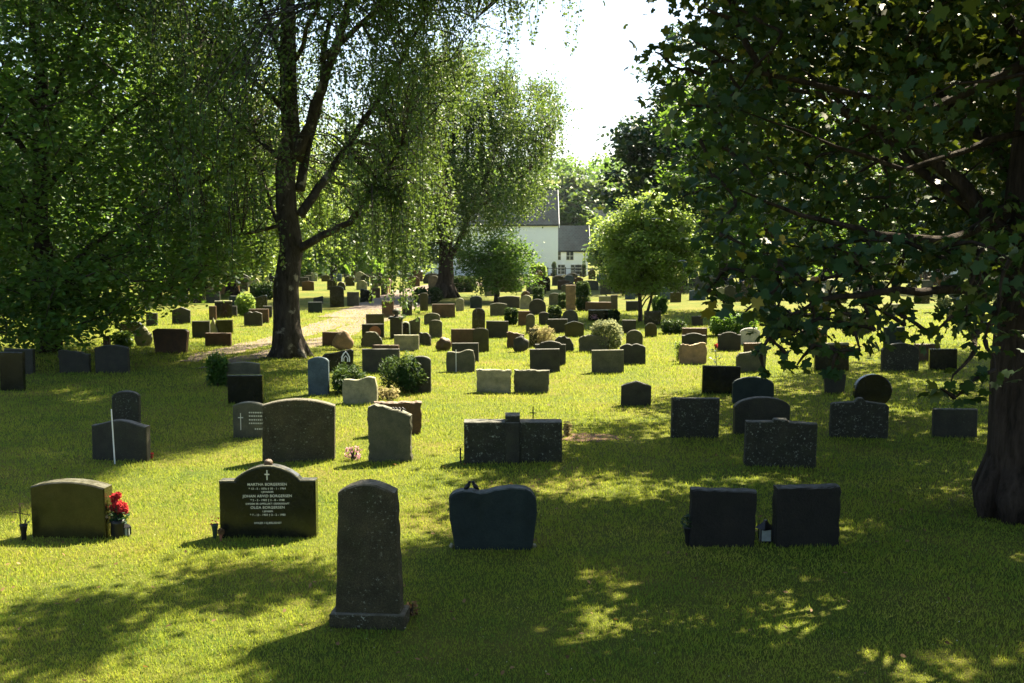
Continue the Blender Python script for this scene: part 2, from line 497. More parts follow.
def okclump(x, y, z, rad=0.0, sky=True, lit=True):
    if lit and not dapple(x, y, z, .04): return False
    p = PX(x, y, z)
    m = rad * F / max(y, 3)
    if sky:
        for dx, dy in ((0, 0), (-m, 0), (m, 0), (0, m), (0, -m)):
            if inpoly(p[0] + dx, p[1] + dy, SKY): return False
    if lit:
        q = shadow_px(x, y, z)
        if inpoly(q[0], q[1], LIT) or inpoly(q[0], q[1], LIT2) or inpoly(q[0], q[1], LIT3): return False
        if q[0] < 350 and 540 < q[1] < 720 and R.random() < .85: return False
        mm = rad * 0.75 * F / 12
        if inpoly(q[0] - mm, q[1], LIT) and inpoly(q[0] + mm, q[1], LIT): return False
        if y < 20 and (inpoly(q[0], q[1] - mm * .3, LIT)): return False
    return True

def curve_pts(a, b, sag, n=6, rng=R, wob=0.12):
    a = Vector(a); b = Vector(b)
    L = (b - a).length
    out = []
    for i in range(n + 1):
        t = i / n
        p = a.lerp(b, t)
        p.z += sag * L * 4 * t * (1 - t)
        if 0 < i < n:
            p += Vector((rng.uniform(-1, 1), rng.uniform(-1, 1), rng.uniform(-.5, .5))) * wob * L / n
        out.append(p)
    return out

def tree(name, base, trunk_r, trunk_top, cen, rad, ncl, nleaf, lsize, tmpl, leafmat, barkmat, label, group=None, cat='tree',
         clr=0.8, filt=None, shell=0.45, flat=0.9, down=0.5, limbs=14, fork=None, lean=(0, 0), lobes=0.25, zmin=None, extra=None, seed=1, limbk=1.0, twigs=True, cldens=None, yellow=0.0, loop=None):
    """base: ground point; cen/rad: crown ellipsoid centre (world) and radii; clumps of leaves spread through its volume"""
    rr = random.Random(seed)
    base = Vector(base)
    root = empty(name, base)
    tag(root, label, cat, group)
    C = Vector(cen)
    ph = [rr.uniform(0, 6.28) for _ in range(6)]
    clumps = []
    tries = 0
    while len(clumps) < ncl and tries < ncl * 30:
        tries += 1
        v = Vector((rr.gauss(0, 1), rr.gauss(0, 1), rr.gauss(0, 1))).normalized()
        th = math.atan2(v.y, v.x)
        lob = 1 + lobes * (math.sin(3 * th + ph[0] + 2 * v.z) * 0.5 + math.sin(5 * th + ph[1]) * 0.3 + math.sin(4 * v.z * 2 + ph[2] + th) * 0.5)
        q = rr.uniform(0, 1) ** shell
        p = Vector((C.x + v.x * rad[0] * q * lob, C.y + v.y * rad[1] * q * lob, C.z + v.z * rad[2] * q * lob))
        if zmin is not None and p.z < zmin: continue
        if filt and not filt(p.x, p.y, p.z): continue
        clumps.append((p, clr * rr.uniform(0.6, 1.3)))
    if extra: clumps += [(Vector(e[:3]), e[3]) for e in extra]
    if not clumps: clumps = [(C, clr)]
    # trunk and limbs
    mb = MB()
    top = Vector((base.x + lean[0], base.y + lean[1], base.z + trunk_top))
    tp = curve_pts(base - Vector((0, 0, 0.15)), top, 0, 10, rr, 0.10 if trunk_r < .4 else .03)
    trr = [trunk_r * (1 - 0.75 * (i / 10) ** 1.2) for i in range(11)]
    trr[0] *= 1.12 if trunk_r < .44 else 1.02; trr[1] *= 1.05 if trunk_top < 12 else 1.1
    mb.tube(tp, trr, 12 if trunk_r > 0.3 else 8, wob=0.05, rng=rr)
    if trunk_r > 0.25:
        for k in range(6):      # root flare
            a = k * 1.05 + rr.uniform(-.3, .3)
            e = base + Vector((math.cos(a), math.sin(a), 0)) * trunk_r * (1.35 if trunk_r < .44 else 1.18); e.z = gz(e.x, e.y) - 0.05
            mb.tube([base + Vector((math.cos(a) * trunk_r * .35, math.sin(a) * trunk_r * .35, trunk_r * 2.1)), base + Vector((math.cos(a) * trunk_r * 1.05, math.sin(a) * trunk_r * 1.05, trunk_r * .5)), e],
                    [trunk_r * .45, trunk_r * .38, trunk_r * .12], 7)
    nodes = []      # (point, radius) on wood
    for i in range(3, 11): nodes.append((tp[i], trr[i]))
    lim = list(clumps[:len(clumps) - len(extra or [])]); rr.shuffle(lim)
    lim = lim[:limbs]
    f0 = fork if fork else 0.35
    for (p, r_) in lim:
        # leave the trunk lower than the clump
        zt = min(max(base.z + trunk_top * f0, p.z - (Vector((p.x, p.y, 0)) - Vector((base.x, base.y, 0))).length * rr.uniform(0.5, 1.1)), base.z + trunk_top * 0.95)
        t = (zt - base.z) / trunk_top
        i = min(9, max(0, int(t * 10)))
        s = tp[i].lerp(tp[i + 1], min(1, max(0, t * 10 - i)))
        r0 = trr[i] * rr.uniform(0.28, 0.5) * limbk
        cp = curve_pts(s, p, rr.uniform(0.0, 0.10), 7, rr, 0.22)
        rd = [r0 * (1 - 0.85 * k / 7) for k in range(8)]
        mb.tube(cp, rd, 6)
        for k in range(2, 8): nodes.append((cp[k], rd[k]))
    if twigs and nodes:
        NP = np.zeros((len(nodes) + len(clumps), 3)); NP[:len(nodes)] = [tuple(n[0]) for n in nodes]; m_ = len(nodes)
        ax = Vector((base.x, base.y, 0))
        for (p, r_) in sorted(clumps, key=lambda c: (Vector((c[0].x, c[0].y, 0)) - ax).length + abs(c[0].z - base.z - trunk_top * .5) * .5):
            dd = np.sum((NP[:m_] - np.array(tuple(p))) ** 2, axis=1)
            j = int(np.argmin(dd))
            if 16.0 > dd[j] > 0.02:
                mb.tube(curve_pts(NP[j], p, 0.05, 3, rr, 0.25), [0.022, 0.017, 0.012, 0.007], 4, cap=False)
            NP[m_] = tuple(p); m_ += 1
    if loop: loop(mb, rr)
    for i, v in enumerate(mb.v): mb.v[i] = (v[0] - base.x, v[1] - base.y, v[2] - base.z)
    mb.build('trunk', MATS[barkmat], root, smooth_=True)
    # crown
    vol = np.array([c[1] ** 1.5 for c in clumps]); cnt = np.maximum(6, (vol / vol.sum() * nleaf)).astype(int)
    P = []; T = []
    for (p, r_), k in zip(clumps, cnt):
        g = NR.normal(size=(k, 3)) * np.array([r_ * .5, r_ * .5, r_ * .32])
        P.append(np.array(tuple(p - base)) + g)
        T.append(np.clip(NR.normal(rr.uniform(0.15, 0.6), 0.17, k), 0, 0.86))
    P = np.concatenate(P); T = np.concatenate(T)
    if yellow: T[NR.random(len(T)) < yellow] = 1.0
    leaves('crown', P, lsize, tmpl, leafmat, root, T, flat, down)
    return root

def weeping(name, base, trunk_r, trunk_top, limb_defs, strands, nleaf_m, lsize, leafmat, barkmat, label, clumps=(), nleaf=0, seed=3, group=None):
    rr = random.Random(seed)
    base = Vector(base)
    root = empty(name, base); tag(root, label, 'tree', group)
    mb = MB()
    tp = curve_pts(base - Vector((0, 0, .15)), base + Vector((0.1, 0, trunk_top)), 0, 14, rr, 0.10)
    trr = [trunk_r * (1 - 0.8 * (i / 14) ** 1.1) for i in range(15)]
    trr[0] *= 1.45
    mb.tube(tp, trr, 14, wob=0.07, rng=rr)
    for k in range(7):
        a = k * 0.9 + rr.uniform(-.25, .25)
        e = base + Vector((math.cos(a), math.sin(a), 0)) * trunk_r * 1.8; e.z = gz(e.x, e.y) - 0.05
        mb.tube([base + Vector((math.cos(a) * trunk_r * .4, math.sin(a) * trunk_r * .4, trunk_r * 1.9)), base + Vector((math.cos(a) * trunk_r * 1.15, math.sin(a) * trunk_r * 1.15, trunk_r * .45)), e],
                [trunk_r * .45, trunk_r * .36, trunk_r * .1], 7)
    nodes = [(tp[i], trr[i]) for i in range(5, 15)]
    for (pts, r0, r1) in limb_defs:
        P = []
        for i in range(len(pts) - 1):
            seg = curve_pts(pts[i], pts[i + 1], 0.02, 4, rr, 0.10)
            P += seg if i == 0 else seg[1:]
        n = len(P)
        rd = [(r0 + (r1 - r0) * k / (n - 1)) * .72 for k in range(n)]
        mb.tube(P, rd, 8)
        nodes += [(P[k], rd[k]) for k in range(1, n)]
    NP = np.array([tuple(n[0]) for n in nodes])
    LP = []; T = []
    for (x, y, z, L) in strands:
        p = Vector((x, y, z))
        dd = np.sum((NP - np.array((x, y, z - 0.6))) ** 2, axis=1); j = int(np.argmin(dd))
        q = nodes[j][0]
        # twig arches from the wood to the strand's start, then hangs
        mid = q.lerp(p, 0.5); mid.z += 0.15 * (p - q).length
        sw = Vector((rr.uniform(-.18, .18), rr.uniform(-.18, .18), 0))
        mb.tube([q, mid, p, p + sw * L * .5 - Vector((0, 0, L * 0.5)), p + sw * L * .8 - Vector((0, 0, L))], [min(0.035, nodes[j][1] * .5), 0.018, 0.012, 0.007, 0.004], 3, cap=False)
        n = int(L * nleaf_m)
        t = NR.uniform(-0.12, 1, n)
        th = 0.035 + 0.08 * (1 - np.clip(t, 0, 1))
        if L > 0:
            pos = np.array(tuple(p))[None, :] + np.array([sw.x, sw.y, -1.0])[None, :] * (L * t)[:, None] * np.array([.9, .9, 1])
            pos = pos + NR.normal(size=(n, 3)) * th[:, None]
            LP.append(pos); T.append(np.clip(NR.normal(rr.uniform(.2, .6), .15, n), 0, .9))
        m2 = n // 3        # leaves along the arching twig
        t2 = NR.random(m2)[:, None]
        pos = np.array(tuple(q)) * (1 - t2) + np.array(tuple(p)) * t2 + NR.normal(size=(m2, 3)) * 0.16
        LP.append(pos); T.append(NR.uniform(.1, .7, m2))
    if nleaf:
        vol = np.array([c[3] ** 2 * (c[4] if len(c) > 4 else 1) for c in clumps]); cnt = np.maximum(6, (vol / vol.sum() * nleaf)).astype(int)
        for (cx, cy, cz, cr), k in zip([c[:4] for c in clumps], cnt):
            LP.append(np.array((cx, cy, cz)) + NR.normal(size=(k, 3)) * np.array([cr * .5, cr * .5, cr * .5]))
            T.append(np.clip(NR.normal(rr.uniform(.15, .65), .17, k), 0, .9))
            dd = np.sum((NP - np.array((cx, cy, cz))) ** 2, axis=1); j = int(np.argmin(dd))
            mb.tube(curve_pts(nodes[j][0], (cx, cy, cz), 0.05, 3, rr, .2), [min(.04, nodes[j][1] * .5), .025, .015, .008], 4, cap=False)
    for i, v in enumerate(mb.v): mb.v[i] = (v[0] - base.x, v[1] - base.y, v[2] - base.z)
    mb.build('trunk', MATS[barkmat], root, smooth_=True)
    LPa = np.concatenate(LP) - np.array(tuple(base)); Ta = np.concatenate(T)
    leaves('crown', LPa, lsize, T_DIAMOND, leafmat, root, Ta, 0.2, 1.2)
    return root

def bush(name, px0, px1, yt, yb, mat, label, cat='shrub', n=900, ls=0.06, tmpl=T_OVAL, depth=None, group=None, round_=0.7, stemn=7, flat=.3, down=-.6, seed=5, petals=None, spiky=False):
    p = G((px0 + px1) / 2, yb)
    s = ppm(p)
    w = (px1 - px0) / s; h = (yb - yt) / s; dp = depth or w * .8
    p = p + Vector((0, dp * 0.35, 0)); p.z = gz(p.x, p.y)
    rr = random.Random(seed + int(px0))
    root = empty(name, p); tag(root, label, cat, group)
    mb = MB()
    tips = []
    for k in range(stemn):
        a = rr.uniform(0, 6.28); q = rr.uniform(.2, .8)
        e = (math.cos(a) * w * .4 * q, math.sin(a) * dp * .4 * q, h * rr.uniform(.6, .95))
        tips.append(e)
        mb.tube(curve_pts((rr.uniform(-.05, .05) * w, rr.uniform(-.05, .05) * w, -0.03), e, 0.03, 4, rr, .2), [.012 + h * .008, .012, .009, .007, .004], 4)
    mb.build('stem', MATS['young_bark'], root)
    m = NR.normal(size=(n, 3)); m /= np.linalg.norm(m, axis=1)[:, None]
    q = NR.random(n) ** .38
    ph = rr.uniform(0, 6)
    th = np.arctan2(m[:, 1], m[:, 0])
    lob = 1 + (0.12 if not spiky else .3) * np.sin(3 * th + ph) + 0.1 * np.sin(5 * m[:, 2] + 4 * th + ph)
    e = 2.0 + 2 * (1 - round_)
    P = m * (q * lob)[:, None]
    P = np.sign(P) * np.abs(P) ** (2 / e)
    P = P * np.array([w * .5, dp * .5, h * .5]) + np.array([0, 0, h * .5])
    P[:, 2] = np.clip(P[:, 2], 0.01, None)
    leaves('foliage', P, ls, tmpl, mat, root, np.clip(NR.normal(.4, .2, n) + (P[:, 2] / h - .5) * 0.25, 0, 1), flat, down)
    if petals:
        pm, pn, ps = petals
        m = NR.normal(size=(pn, 3)); m[:, 2] = np.abs(m[:, 2]); m /= np.linalg.norm(m, axis=1)[:, None]
        leaves('blossom', m * np.array([w * .5, dp * .5, h * .5]) + np.array([0, 0, h * .5]), ps, T_OVAL, pm, root, None, .5, 0)
    return root

def shade_clumps(poly, cen, rmax, zr, n, rad, seed, inframe=None, thr=.1):
    """leaf clumps high in a crown, on the sun side of the ground that lies in their shade"""
    rr = random.Random(seed); out = []; t = 0
    xs = [p[0] for p in poly]; ys = [p[1] for p in poly]
    while len(out) < n and t < n * 200:
        t += 1
        px = rr.uniform(min(xs), max(xs)); py = rr.uniform(min(ys), max(ys))
        if not inpoly(px, py, poly): continue
        g = G(px, py)
        if rr.random() > min(1, g.y / 14): continue
        z = rr.uniform(*zr); s = z / math.tan(SUN_EL)
        x, y = g.x + SUNH.x * s, g.y + SUNH.y * s
        if math.hypot(x - cen[0], y - cen[1]) > rmax: continue
        if n > 60 and not dapple(x, y, z, thr): continue
        p = PX(x, y, z)
        if p[1] > -12 and not (inframe and inframe(p)): continue
        out.append((x, y, z, rr.uniform(*rad)))
    return out
# ---- big weeping birch
bb = G(290, 357)
D1 = bb.y
def B(px, py, dy=0.0): return tuple(AT(px, py, D1 + dy))
limb1 = [([B(298, 250), B(330, 232, -.5), B(352, 222, -.8), B(372, 190, -1.2), B(400, 150, -1.5)], .17, .03),
         ([B(300, 215), B(325, 180, .5), B(352, 140, 1), B(392, 80, 1.5), B(430, 10, 2), B(470, -60, 2)], .2, .03),
         ([B(297, 160), B(322, 90, -.5), B(345, 20, -1), B(370, -80, -1), B(400, -170, -1)], .24, .04),
         ([B(300, 190), B(318, 110, .8), B(330, 20, 1.3), B(335, -60, 1.5)], .2, .03),
         ([B(292, 110), B(278, 50, .5), B(258, -10, 1), B(240, -90, 1)], .14, .03),
         ([B(285, 112), B(240, 70, -1), B(205, 35, -1.5), B(170, 0, -2)], .1, .02),
         ([B(285, 165), B(235, 120, 1), B(190, 70, 1.5), B(150, 40, 2)], .1, .02),
         ([B(286, 225), B(255, 232, -.6), B(228, 238, -.9), B(190, 235, -1)], .08, .015),
         ([B(286, 250), B(272, 210, .9), B(262, 170, 1.5), B(240, 140, 2)], .09, .015),
         ([B(320, 60), B(400, -10, -1.5), B(470, -40, -2.5), B(540, -55, -3)], .12, .02),
         ([B(400, 75, 1.5), B(450, 60, 1.5), B(475, 20, 1)], .06, .015),
         ([B(330, -40), B(420, -120, 2), B(520, -120, 3)], .12, .02),
         ([B(290, -20), B(200, -90, 2), B(110, -110, 3)], .12, .02),
         ([B(292, -10), B(230, -60, -2.5), B(160, -70, -4)], .12, .02),
         ([B(300, 0), B(330, -80, 3.5), B(350, -140, 5)], .12, .02),
         ([B(295, 60), B(320, 0, -3), B(340, -60, -4.5)], .1, .02)]
st = []
rr = random.Random(21)
tries = 0
while len(st) < 1150 and tries < 160000:
    tries += 1
    a = rr.uniform(0, 6.28); q = rr.random() ** .55 * 8.6
    x = bb.x + 1.6 * 0 + math.cos(a) * q * (1.0 if math.cos(a) < 0 else 1.02); y = bb.y + math.sin(a) * q * .8
    zt = rr.uniform(4.5, 16.5) - 0.35 * q
    L = rr.uniform(.6, 2.5)
    if 258 < PX(x, y, zt)[0] < 318 and y < bb.y + .5 and rr.random() < .75: continue
    if rr.random() < .2: L *= 1.5
    z2 = zt - L
    p1 = PX(x, y, zt); p2 = PX(x, y, z2)
    if z2 < 0.7: continue
    if x < bb.x and p1[1] > 250: continue
    if p2[0] < 150 + rr.uniform(-25, 40) and p1[1] > -20: continue
    low = 315 if 386 < p2[0] < 412 or 370 < p2[0] < 378 else (252 if p2[0] > 420 else 285)
    if p2[0] > 470: low = 82 - abs(p2[0] - 540) * .15 + rr.uniform(-40, 5)
    if 455 < p2[0] < 492 and -10 < p2[1] and rr.random() < .75: continue
    if p2[1] > low: continue
    if p2[0] > 586 and p2[1] > -10: continue
    if inpoly(p2[0], p2[1], SKY) and p2[0] > 587: continue
    if 300 < p2[0] < 370 and 20 < p2[1] < 190 and rr.random() < .6: continue
    if 225 < p2[0] < 285 and p2[1] < 50 and rr.random() < .5: continue
    q1 = shadow_px(x, y, (zt + z2) / 2)
    if inpoly(q1[0], q1[1], LIT) and rr.random() < .93: continue
    if not dapple((x), y, (zt + z2) / 2, .3) : continue
    st.append((x, y, zt, L))
# the low hanging strands right of the trunk
for px in [388, 391, 394, 396, 398, 400, 402, 404, 407, 409, 373, 375, 377, 420, 425]:
    for k in range(2):
        p = AT(px + rr.uniform(-2, 2), 190, D1 - 1.2 + rr.uniform(-.4, .4))
        st.append((p.x, p.y, p.z, (3.3 if 385 < px < 412 else 2.4) * rr.uniform(.7, 1.05)))
cl = []
while len(cl) < 640:
    a = rr.uniform(0, 6.28); q = rr.random() ** .5 * 7.0; x = bb.x + math.cos(a) * q; y = bb.y + math.sin(a) * q * .85; z = rr.uniform(6.5, 17)
    if q > 7.2 * math.sqrt(max(.05, 1 - ((z - 9.5) / 8.2) ** 2)): continue
    p1 = PX(x, y, z)
    if p1[1] > -10 and (p1[0] > 465 or 300 < p1[0] < 360 and rr.random() < .6): continue
    if p1[1] > -10 and p1[0] < 150: continue
    if 240 < p1[0] < 300 and y < bb.y and p1[1] > 0 and rr.random() < .6: continue
    if p1[1] > 0 and rr.random() < .2: continue
    if not dapple(x, y, z, .27): continue
    q1 = shadow_px(x, y, z)
    if inpoly(q1[0], q1[1], LIT): continue
    cl.append((x, y, z, rr.uniform(.5, .95)))
cl += [c + (4,) for c in shade_clumps([(-40, 368), (150, 366), (262, 372), (262, 395), (232, 440), (95, 466), (0, 505), (-40, 520)], (bb.x + 1.5, bb.y - 1), 10, (9, 17), 420, (.45, .8), 31, None, .3)]
weeping('weeping_birch', bb, .37, 14.5, limb1, st, 42, 0.095, 'birch_leaf', 'birch_bark', 'large weeping birch with thick dark trunk beside the gravel path', cl, 250000, seed=4)

# ---- second birch, forked
b2 = G(445, 297.5)
D2 = b2.y
def B2(px, py, dy=0.0): return tuple(AT(px, py, D2 + dy))
limb2 = [([B2(447, 262), B2(458, 245), B2(468, 220, .5), B2(485, 180, .8), B2(505, 130, 1)], .3, .05),
         ([B2(444, 250), B2(436, 215), B2(425, 170, -.5), B2(410, 120, -1)], .3, .05),
         ([B2(445, 225), B2(450, 170), B2(455, 110), B2(460, 70)], .26, .05),
         ([B2(470, 215, .5), B2(500, 195, -.8), B2(530, 170, -1), B2(550, 140, -1)], .14, .03),
         ([B2(436, 215), B2(405, 200, 1), B2(385, 180, 1.5)], .12, .03),
         ([B2(455, 130), B2(500, 95, 1), B2(530, 90, 1.4)], .12, .03)]
st = []; cl = []
rr = random.Random(5)
OUT2 = [(372, 235), (378, 150), (395, 95), (430, 58), (470, 45), (505, 62), (530, 80), (556, 88), (562, 120), (556, 150), (545, 185), (532, 205), (505, 240), (480, 232), (462, 265), (440, 235), (425, 270), (400, 285), (385, 262)]
while len(cl) < 230:
    px = rr.uniform(370, 568); py = rr.uniform(45, 270); dy = rr.gauss(0, 2.2)
    if not inpoly(px, py, OUT2): continue
    p = AT(px, py, D2 + dy)
    if p.z < 1.6: continue
    cl.append((p.x, p.y, p.z, rr.uniform(.5, 1.0)))
while len(st) < 420:
    px = rr.uniform(372, 560); py = rr.uniform(55, 210); L = rr.uniform(.8, 3.6); dy = rr.gauss(0, 2.2)
    p = AT(px, py, D2 + dy); q = PX(p.x, p.y, p.z - L)
    if not inpoly(px, py, OUT2): continue
    if q[1] > (262 if px < 470 else 235): continue
    if 545 > px > 480 and q[1] > 222 and rr.random() < .7: continue
    st.append((p.x, p.y, p.z, L))
weeping('weeping_birch', b2, .5, 9.5, limb2, st, 30, 0.15, 'birch_leaf', 'dark_bark', 'forked weeping birch with drooping crown standing before the white church wall', cl, 46000, 9)

# ---- right foreground maple
mbse = Vector((6.0, 12.6, gz(6.0, 12.6)))
HOLES = [(792, 262, 856, 330), (858, 318, 905, 352), (905, 264, 975, 300), (880, 285, 965, 345)]
def mfilt(x, y, z):
    if z < 2.35 + 0.0 * y: return False
    p = PX(x, y, z)
    if p[1] > -30 and y < 9.6: return False
    if p[1] > -60 and p[0] < 735 and p[1] < 28: return False
    if 0 < p[1] < 345:
        # lower edge of the crown in the air
        edge = 250 + (p[0] - 640) * 0.55 if p[0] < 760 else 322
        if p[1] > edge: return False
        if p[0] < 640: return False
        if p[1] > 95 and p[0] < 690 - 0: 
            if p[0] < 672: return False
        for h in HOLES:
            if h[0] < p[0] < h[2] and h[1] < p[1] < h[3]:
                if R.random() < .6: return False
        if p[1] > 215 and p[0] < 960 and R.random() < .12: return False
    elif p[1] >= 345: return False
    return okclump(x, y, z, .35)
extra = []
# branch ends traced by real position
for (px, py, y, r) in [(655, 52, 11, .32), (672, 66, 11.2, .35), (690, 45, 11.4, .35), (705, 30, 11.6, .3), (700, 75, 11.3, .4), (722, 60, 11.5, .4), (690, 105, 11, .4), (715, 110, 11.2, .45),
                       (740, 90, 11.4, .45), (700, 140, 10.8, .4), (728, 150, 11, .45), (712, 175, 10.6, .4), (735, 200, 10.4, .4), (756, 180, 10.6, .45), (720, 235, 10, .32), (745, 245, 9.8, .36),
                       (728, 268, 9.7, .3), (752, 275, 9.6, .34), (708, 290, 9.8, .26), (724, 303, 9.7, .28), (745, 312, 9.5, .3), (762, 300, 9.5, .34), (778, 318, 9.3, .32), (770, 338, 9.2, .26),
                       (792, 335, 9.3, .28), (786, 355, 9.2, .2), (797, 365, 9.2, .16), (815, 345, 9.1, .22), (838, 352, 9, .2), (860, 350, 9, .2), (832, 372, 9, .12), (800, 290, 9.5, .25),
                       (822, 318, 9.3, .25), (850, 325, 9.2, .28), (875, 330, 9.2, .28), (905, 325, 9.3, .28), (930, 335, 9.5, .25), (940, 388, 8.8, .16), (955, 398, 8.8, .14), (970, 385, 8.8, .18),
                       (985, 340, 9.2, .3), (1000, 300, 9, .4), (1010, 260, 9, .45), (995, 370, 9, .22), (760, 350, 9.1, .12), (765, 372, 9.1, .07)]:
    p = AT(px, py, y); extra.append((p.x, p.y, p.z, r * (1 if py < 270 or px > 900 else .72)))
rr = random.Random(55); k_ = 0
while k_ < 85:
    px = rr.uniform(765, 985); py = rr.uniform(240, 336)
    if any(h[0] < px < h[2] and h[1] < py < h[3] for h in HOLES) and rr.random() < .8: continue
    p = AT(px, py, rr.uniform(9.2, 12)); extra.append((p.x, p.y, p.z, rr.uniform(.16, .28))); k_ += 1
def maple_limbs(mb, rr):
    for pts in [[(5.7, 12.5, 3.6), AT(950, 240, 11.5), AT(880, 235, 11), AT(800, 215, 10.7), AT(740, 190, 10.5)],
                [(5.7, 12.5, 3.2), AT(975, 290, 11.5), AT(900, 290, 10.5), AT(820, 300, 9.8), AT(780, 320, 9.4)],
                [(5.8, 12.5, 5.2), AT(930, 110, 12), AT(840, 90, 11.7), AT(745, 70, 11.5), AT(690, 38, 11.4)],
                [(5.7, 12.5, 4.4), AT(905, 170, 11.8), AT(820, 140, 11.5), AT(740, 110, 11.3)],
                [AT(760, 70, 11.5), AT(735, 20, 11.5), AT(712, 12, 11.4), AT(702, 5, 11.4)],
                [AT(1000, 300, 12), AT(975, 350, 9.5), AT(950, 385, 8.9)]]:
        pts = [Vector(p) for p in pts]
        P = []
        for i in range(len(pts) - 1):
            s = curve_pts(pts[i], pts[i + 1], 0.0, 4, rr, .12); P += s if i == 0 else s[1:]
        n = len(P)
        mb.tube(P, [(.065 if len(pts) > 4 else .04) * (1 - .88 * k / (n - 1)) for k in range(n)], 7)
SHR = [(330, 690), (310, 640), (400, 570), (425, 520), (480, 485), (560, 455), (600, 428), (650, 400), (740, 388), (860, 372), (1100, 352), (1100, 700)]
inm = lambda p: p[0] > 705 and p[1] < 235
extra += shade_clumps(SHR, (5.85, 13.0), 9.0, (5.5, 12.5), 620, (.4, .7), 32, inm)
extra += shade_clumps([(140, 600), (200, 575), (320, 563), (318, 590), (250, 600), (160, 612)], (5.85, 12.6), 9.5, (7, 12), 34, (.3, .45), 33)
extra += shade_clumps([(0, 655), (-20, 615), (60, 600), (140, 600), (120, 635), (60, 665)], (5.85, 12.6), 9.5, (7, 12), 34, (.3, .45), 34)
extra += shade_clumps([(225, 600), (260, 612), (290, 690), (255, 690)], (5.85, 12.6), 9.5, (7, 12), 6, (.2, .3), 35)
extra += shade_clumps([(310, 690), (330, 655), (400, 640), (480, 612), (560, 600), (560, 690)], (5.85, 12.6), 9.5, (7, 12), 40, (.3, .45), 36)
rr = random.Random(91); k_ = 0
while k_ < 420:      # unseen clumps added to the crown over the viewpoint to cut sky light
    x = rr.uniform(-5, 12); y = rr.uniform(-5, 8.5); z = rr.uniform(6.5, 11)
    if math.hypot(x - 6, y - 9) > 13.5 or PX(x, y, z)[1] > -25 and y > .5: continue
    q = shadow_px(x, y, z)
    if y - z * .64 > 4 and (inpoly(q[0], q[1], LIT) or inpoly(q[0], q[1], LIT2) or inpoly(q[0], q[1], LIT3)): continue
    extra.append((x, y, z, rr.uniform(.7, 1.0))); k_ += 1
tree('maple_tree', mbse, .46, 9.5, (6.6, 13.6, 8.2), (7.4, 6.4, 6.4), 1500, 165000, .118, T_MAPLE, 'maple_leaf', 'dark_bark', 'old maple with massive dark trunk at the edge, large leaves overhanging',
     clr=.62, filt=mfilt, shell=.42, flat=.45, down=1.3, limbs=13, limbk=.6, fork=.33, lobes=.15, zmin=2.4, extra=extra, seed=8, yellow=0.012, loop=maple_limbs)

def f2(x, y, z):
    p = PX(x, y, z)
    if p[0] < 705 and p[1] > 0: return False
    if p[1] > 262: return False
    if p[1] > 200 and R.random() < .4: return False
    return okclump(x, y, z, .4)
E2 = shade_clumps([(560, 455), (600, 425), (650, 398), (740, 386), (860, 370), (1100, 350), (1100, 470), (700, 470)], (11.5, 21), 8.5, (5.5, 12), 260, (.5, .8), 37, lambda p: p[0] > 715 and p[1] < 235)
tree('maple_tree', (12.4, 21.5, gz(12.4, 21.5)), .35, 9.5, (10.8, 21.2, 7.6), (6.8, 5.8, 5.4), 900, 48000, .14, T_MAPLE, 'maple_leaf', 'dark_bark',
     'leafy maple behind the large foreground maple, its dark crown dappling the lawn with shade', clr=.85, filt=f2, extra=E2, limbs=16, seed=13, zmin=2.8, yellow=.03)
def f3(x, y, z):
    p = PX(x, y, z)
    if 0 < p[1] and p[0] < 900: return False
    if p[1] > 250: return False
    return okclump(x, y, z, .4)
E3 = shade_clumps([(860, 372), (900, 345), (1100, 330), (1100, 400)], (17, 29), 8.5, (5.5, 12), 120, (.6, .9), 38, lambda p: p[0] > 900 and p[1] < 235)
tree('maple_tree', (19, 30, gz(19, 30)), .35, 10, (16.5, 29, 8), (7.5, 6.5, 5.8), 520, 20000, .2, T_MAPLE, 'maple_leaf', 'dark_bark',
     'broad maple farther back on the shaded lawn beyond two nearer maples', clr=.95, filt=f3, extra=E3, limbs=14, seed=14, zmin=3)

# ---- left broadleaf
def f4(x, y, z):
    p = PX(x, y, z)
    edge = 345 - max(0, p[0] - 60) * .32
    if p[1] > edge: return False
    if p[0] > 262: return False
    return True
E4 = []
rr = random.Random(77)
while len(E4) < 230:
    px = rr.uniform(-30, 235); ed = 338 - max(0, px - 60) * .34
    p = AT(px, ed - rr.uniform(0, 75), 27.5 + rr.uniform(-1.2, 5)); E4.append((p.x, p.y, max(p.z, .45), rr.uniform(.5, .85)))
tree('linden_tree', (-13.3, 31.5, gz(-13.3, 31.5)), .3, 13, (-13.6, 31, 7.8), (6.8, 4.8, 7.8), 1150, 88000, .16, T_OVAL, 'linden_leaf', 'dark_bark',
     'dense dark green broadleaf tree with branches sweeping to the ground', clr=.95, filt=f4, extra=E4, shell=.33, limbs=26, fork=.1, seed=15, zmin=.5, flat=1.1, down=.6, yellow=.01)

# ---- small round-crowned tree in the middle
sb = G(640, 322)
tree('rowan_tree', sb, .09, 4.0, (sb.x + .35, sb.y, 2.75), (1.85, 1.7, 2.1), 300, 42000, .11, T_OVAL, 'light_leaf', 'young_bark',
     'small round-crowned light green tree with slim trunks on the sunlit lawn', clr=.5, shell=.4, limbs=16, fork=.15, seed=16, zmin=1.3, lobes=.14,
     loop=lambda mb, rr: mb.tube(curve_pts(sb + Vector((.28, .05, -.1)), sb + Vector((.55, 0, 2.4)), 0, 5, rr, .1), [.07, .06, .055, .05, .04, .03], 7))
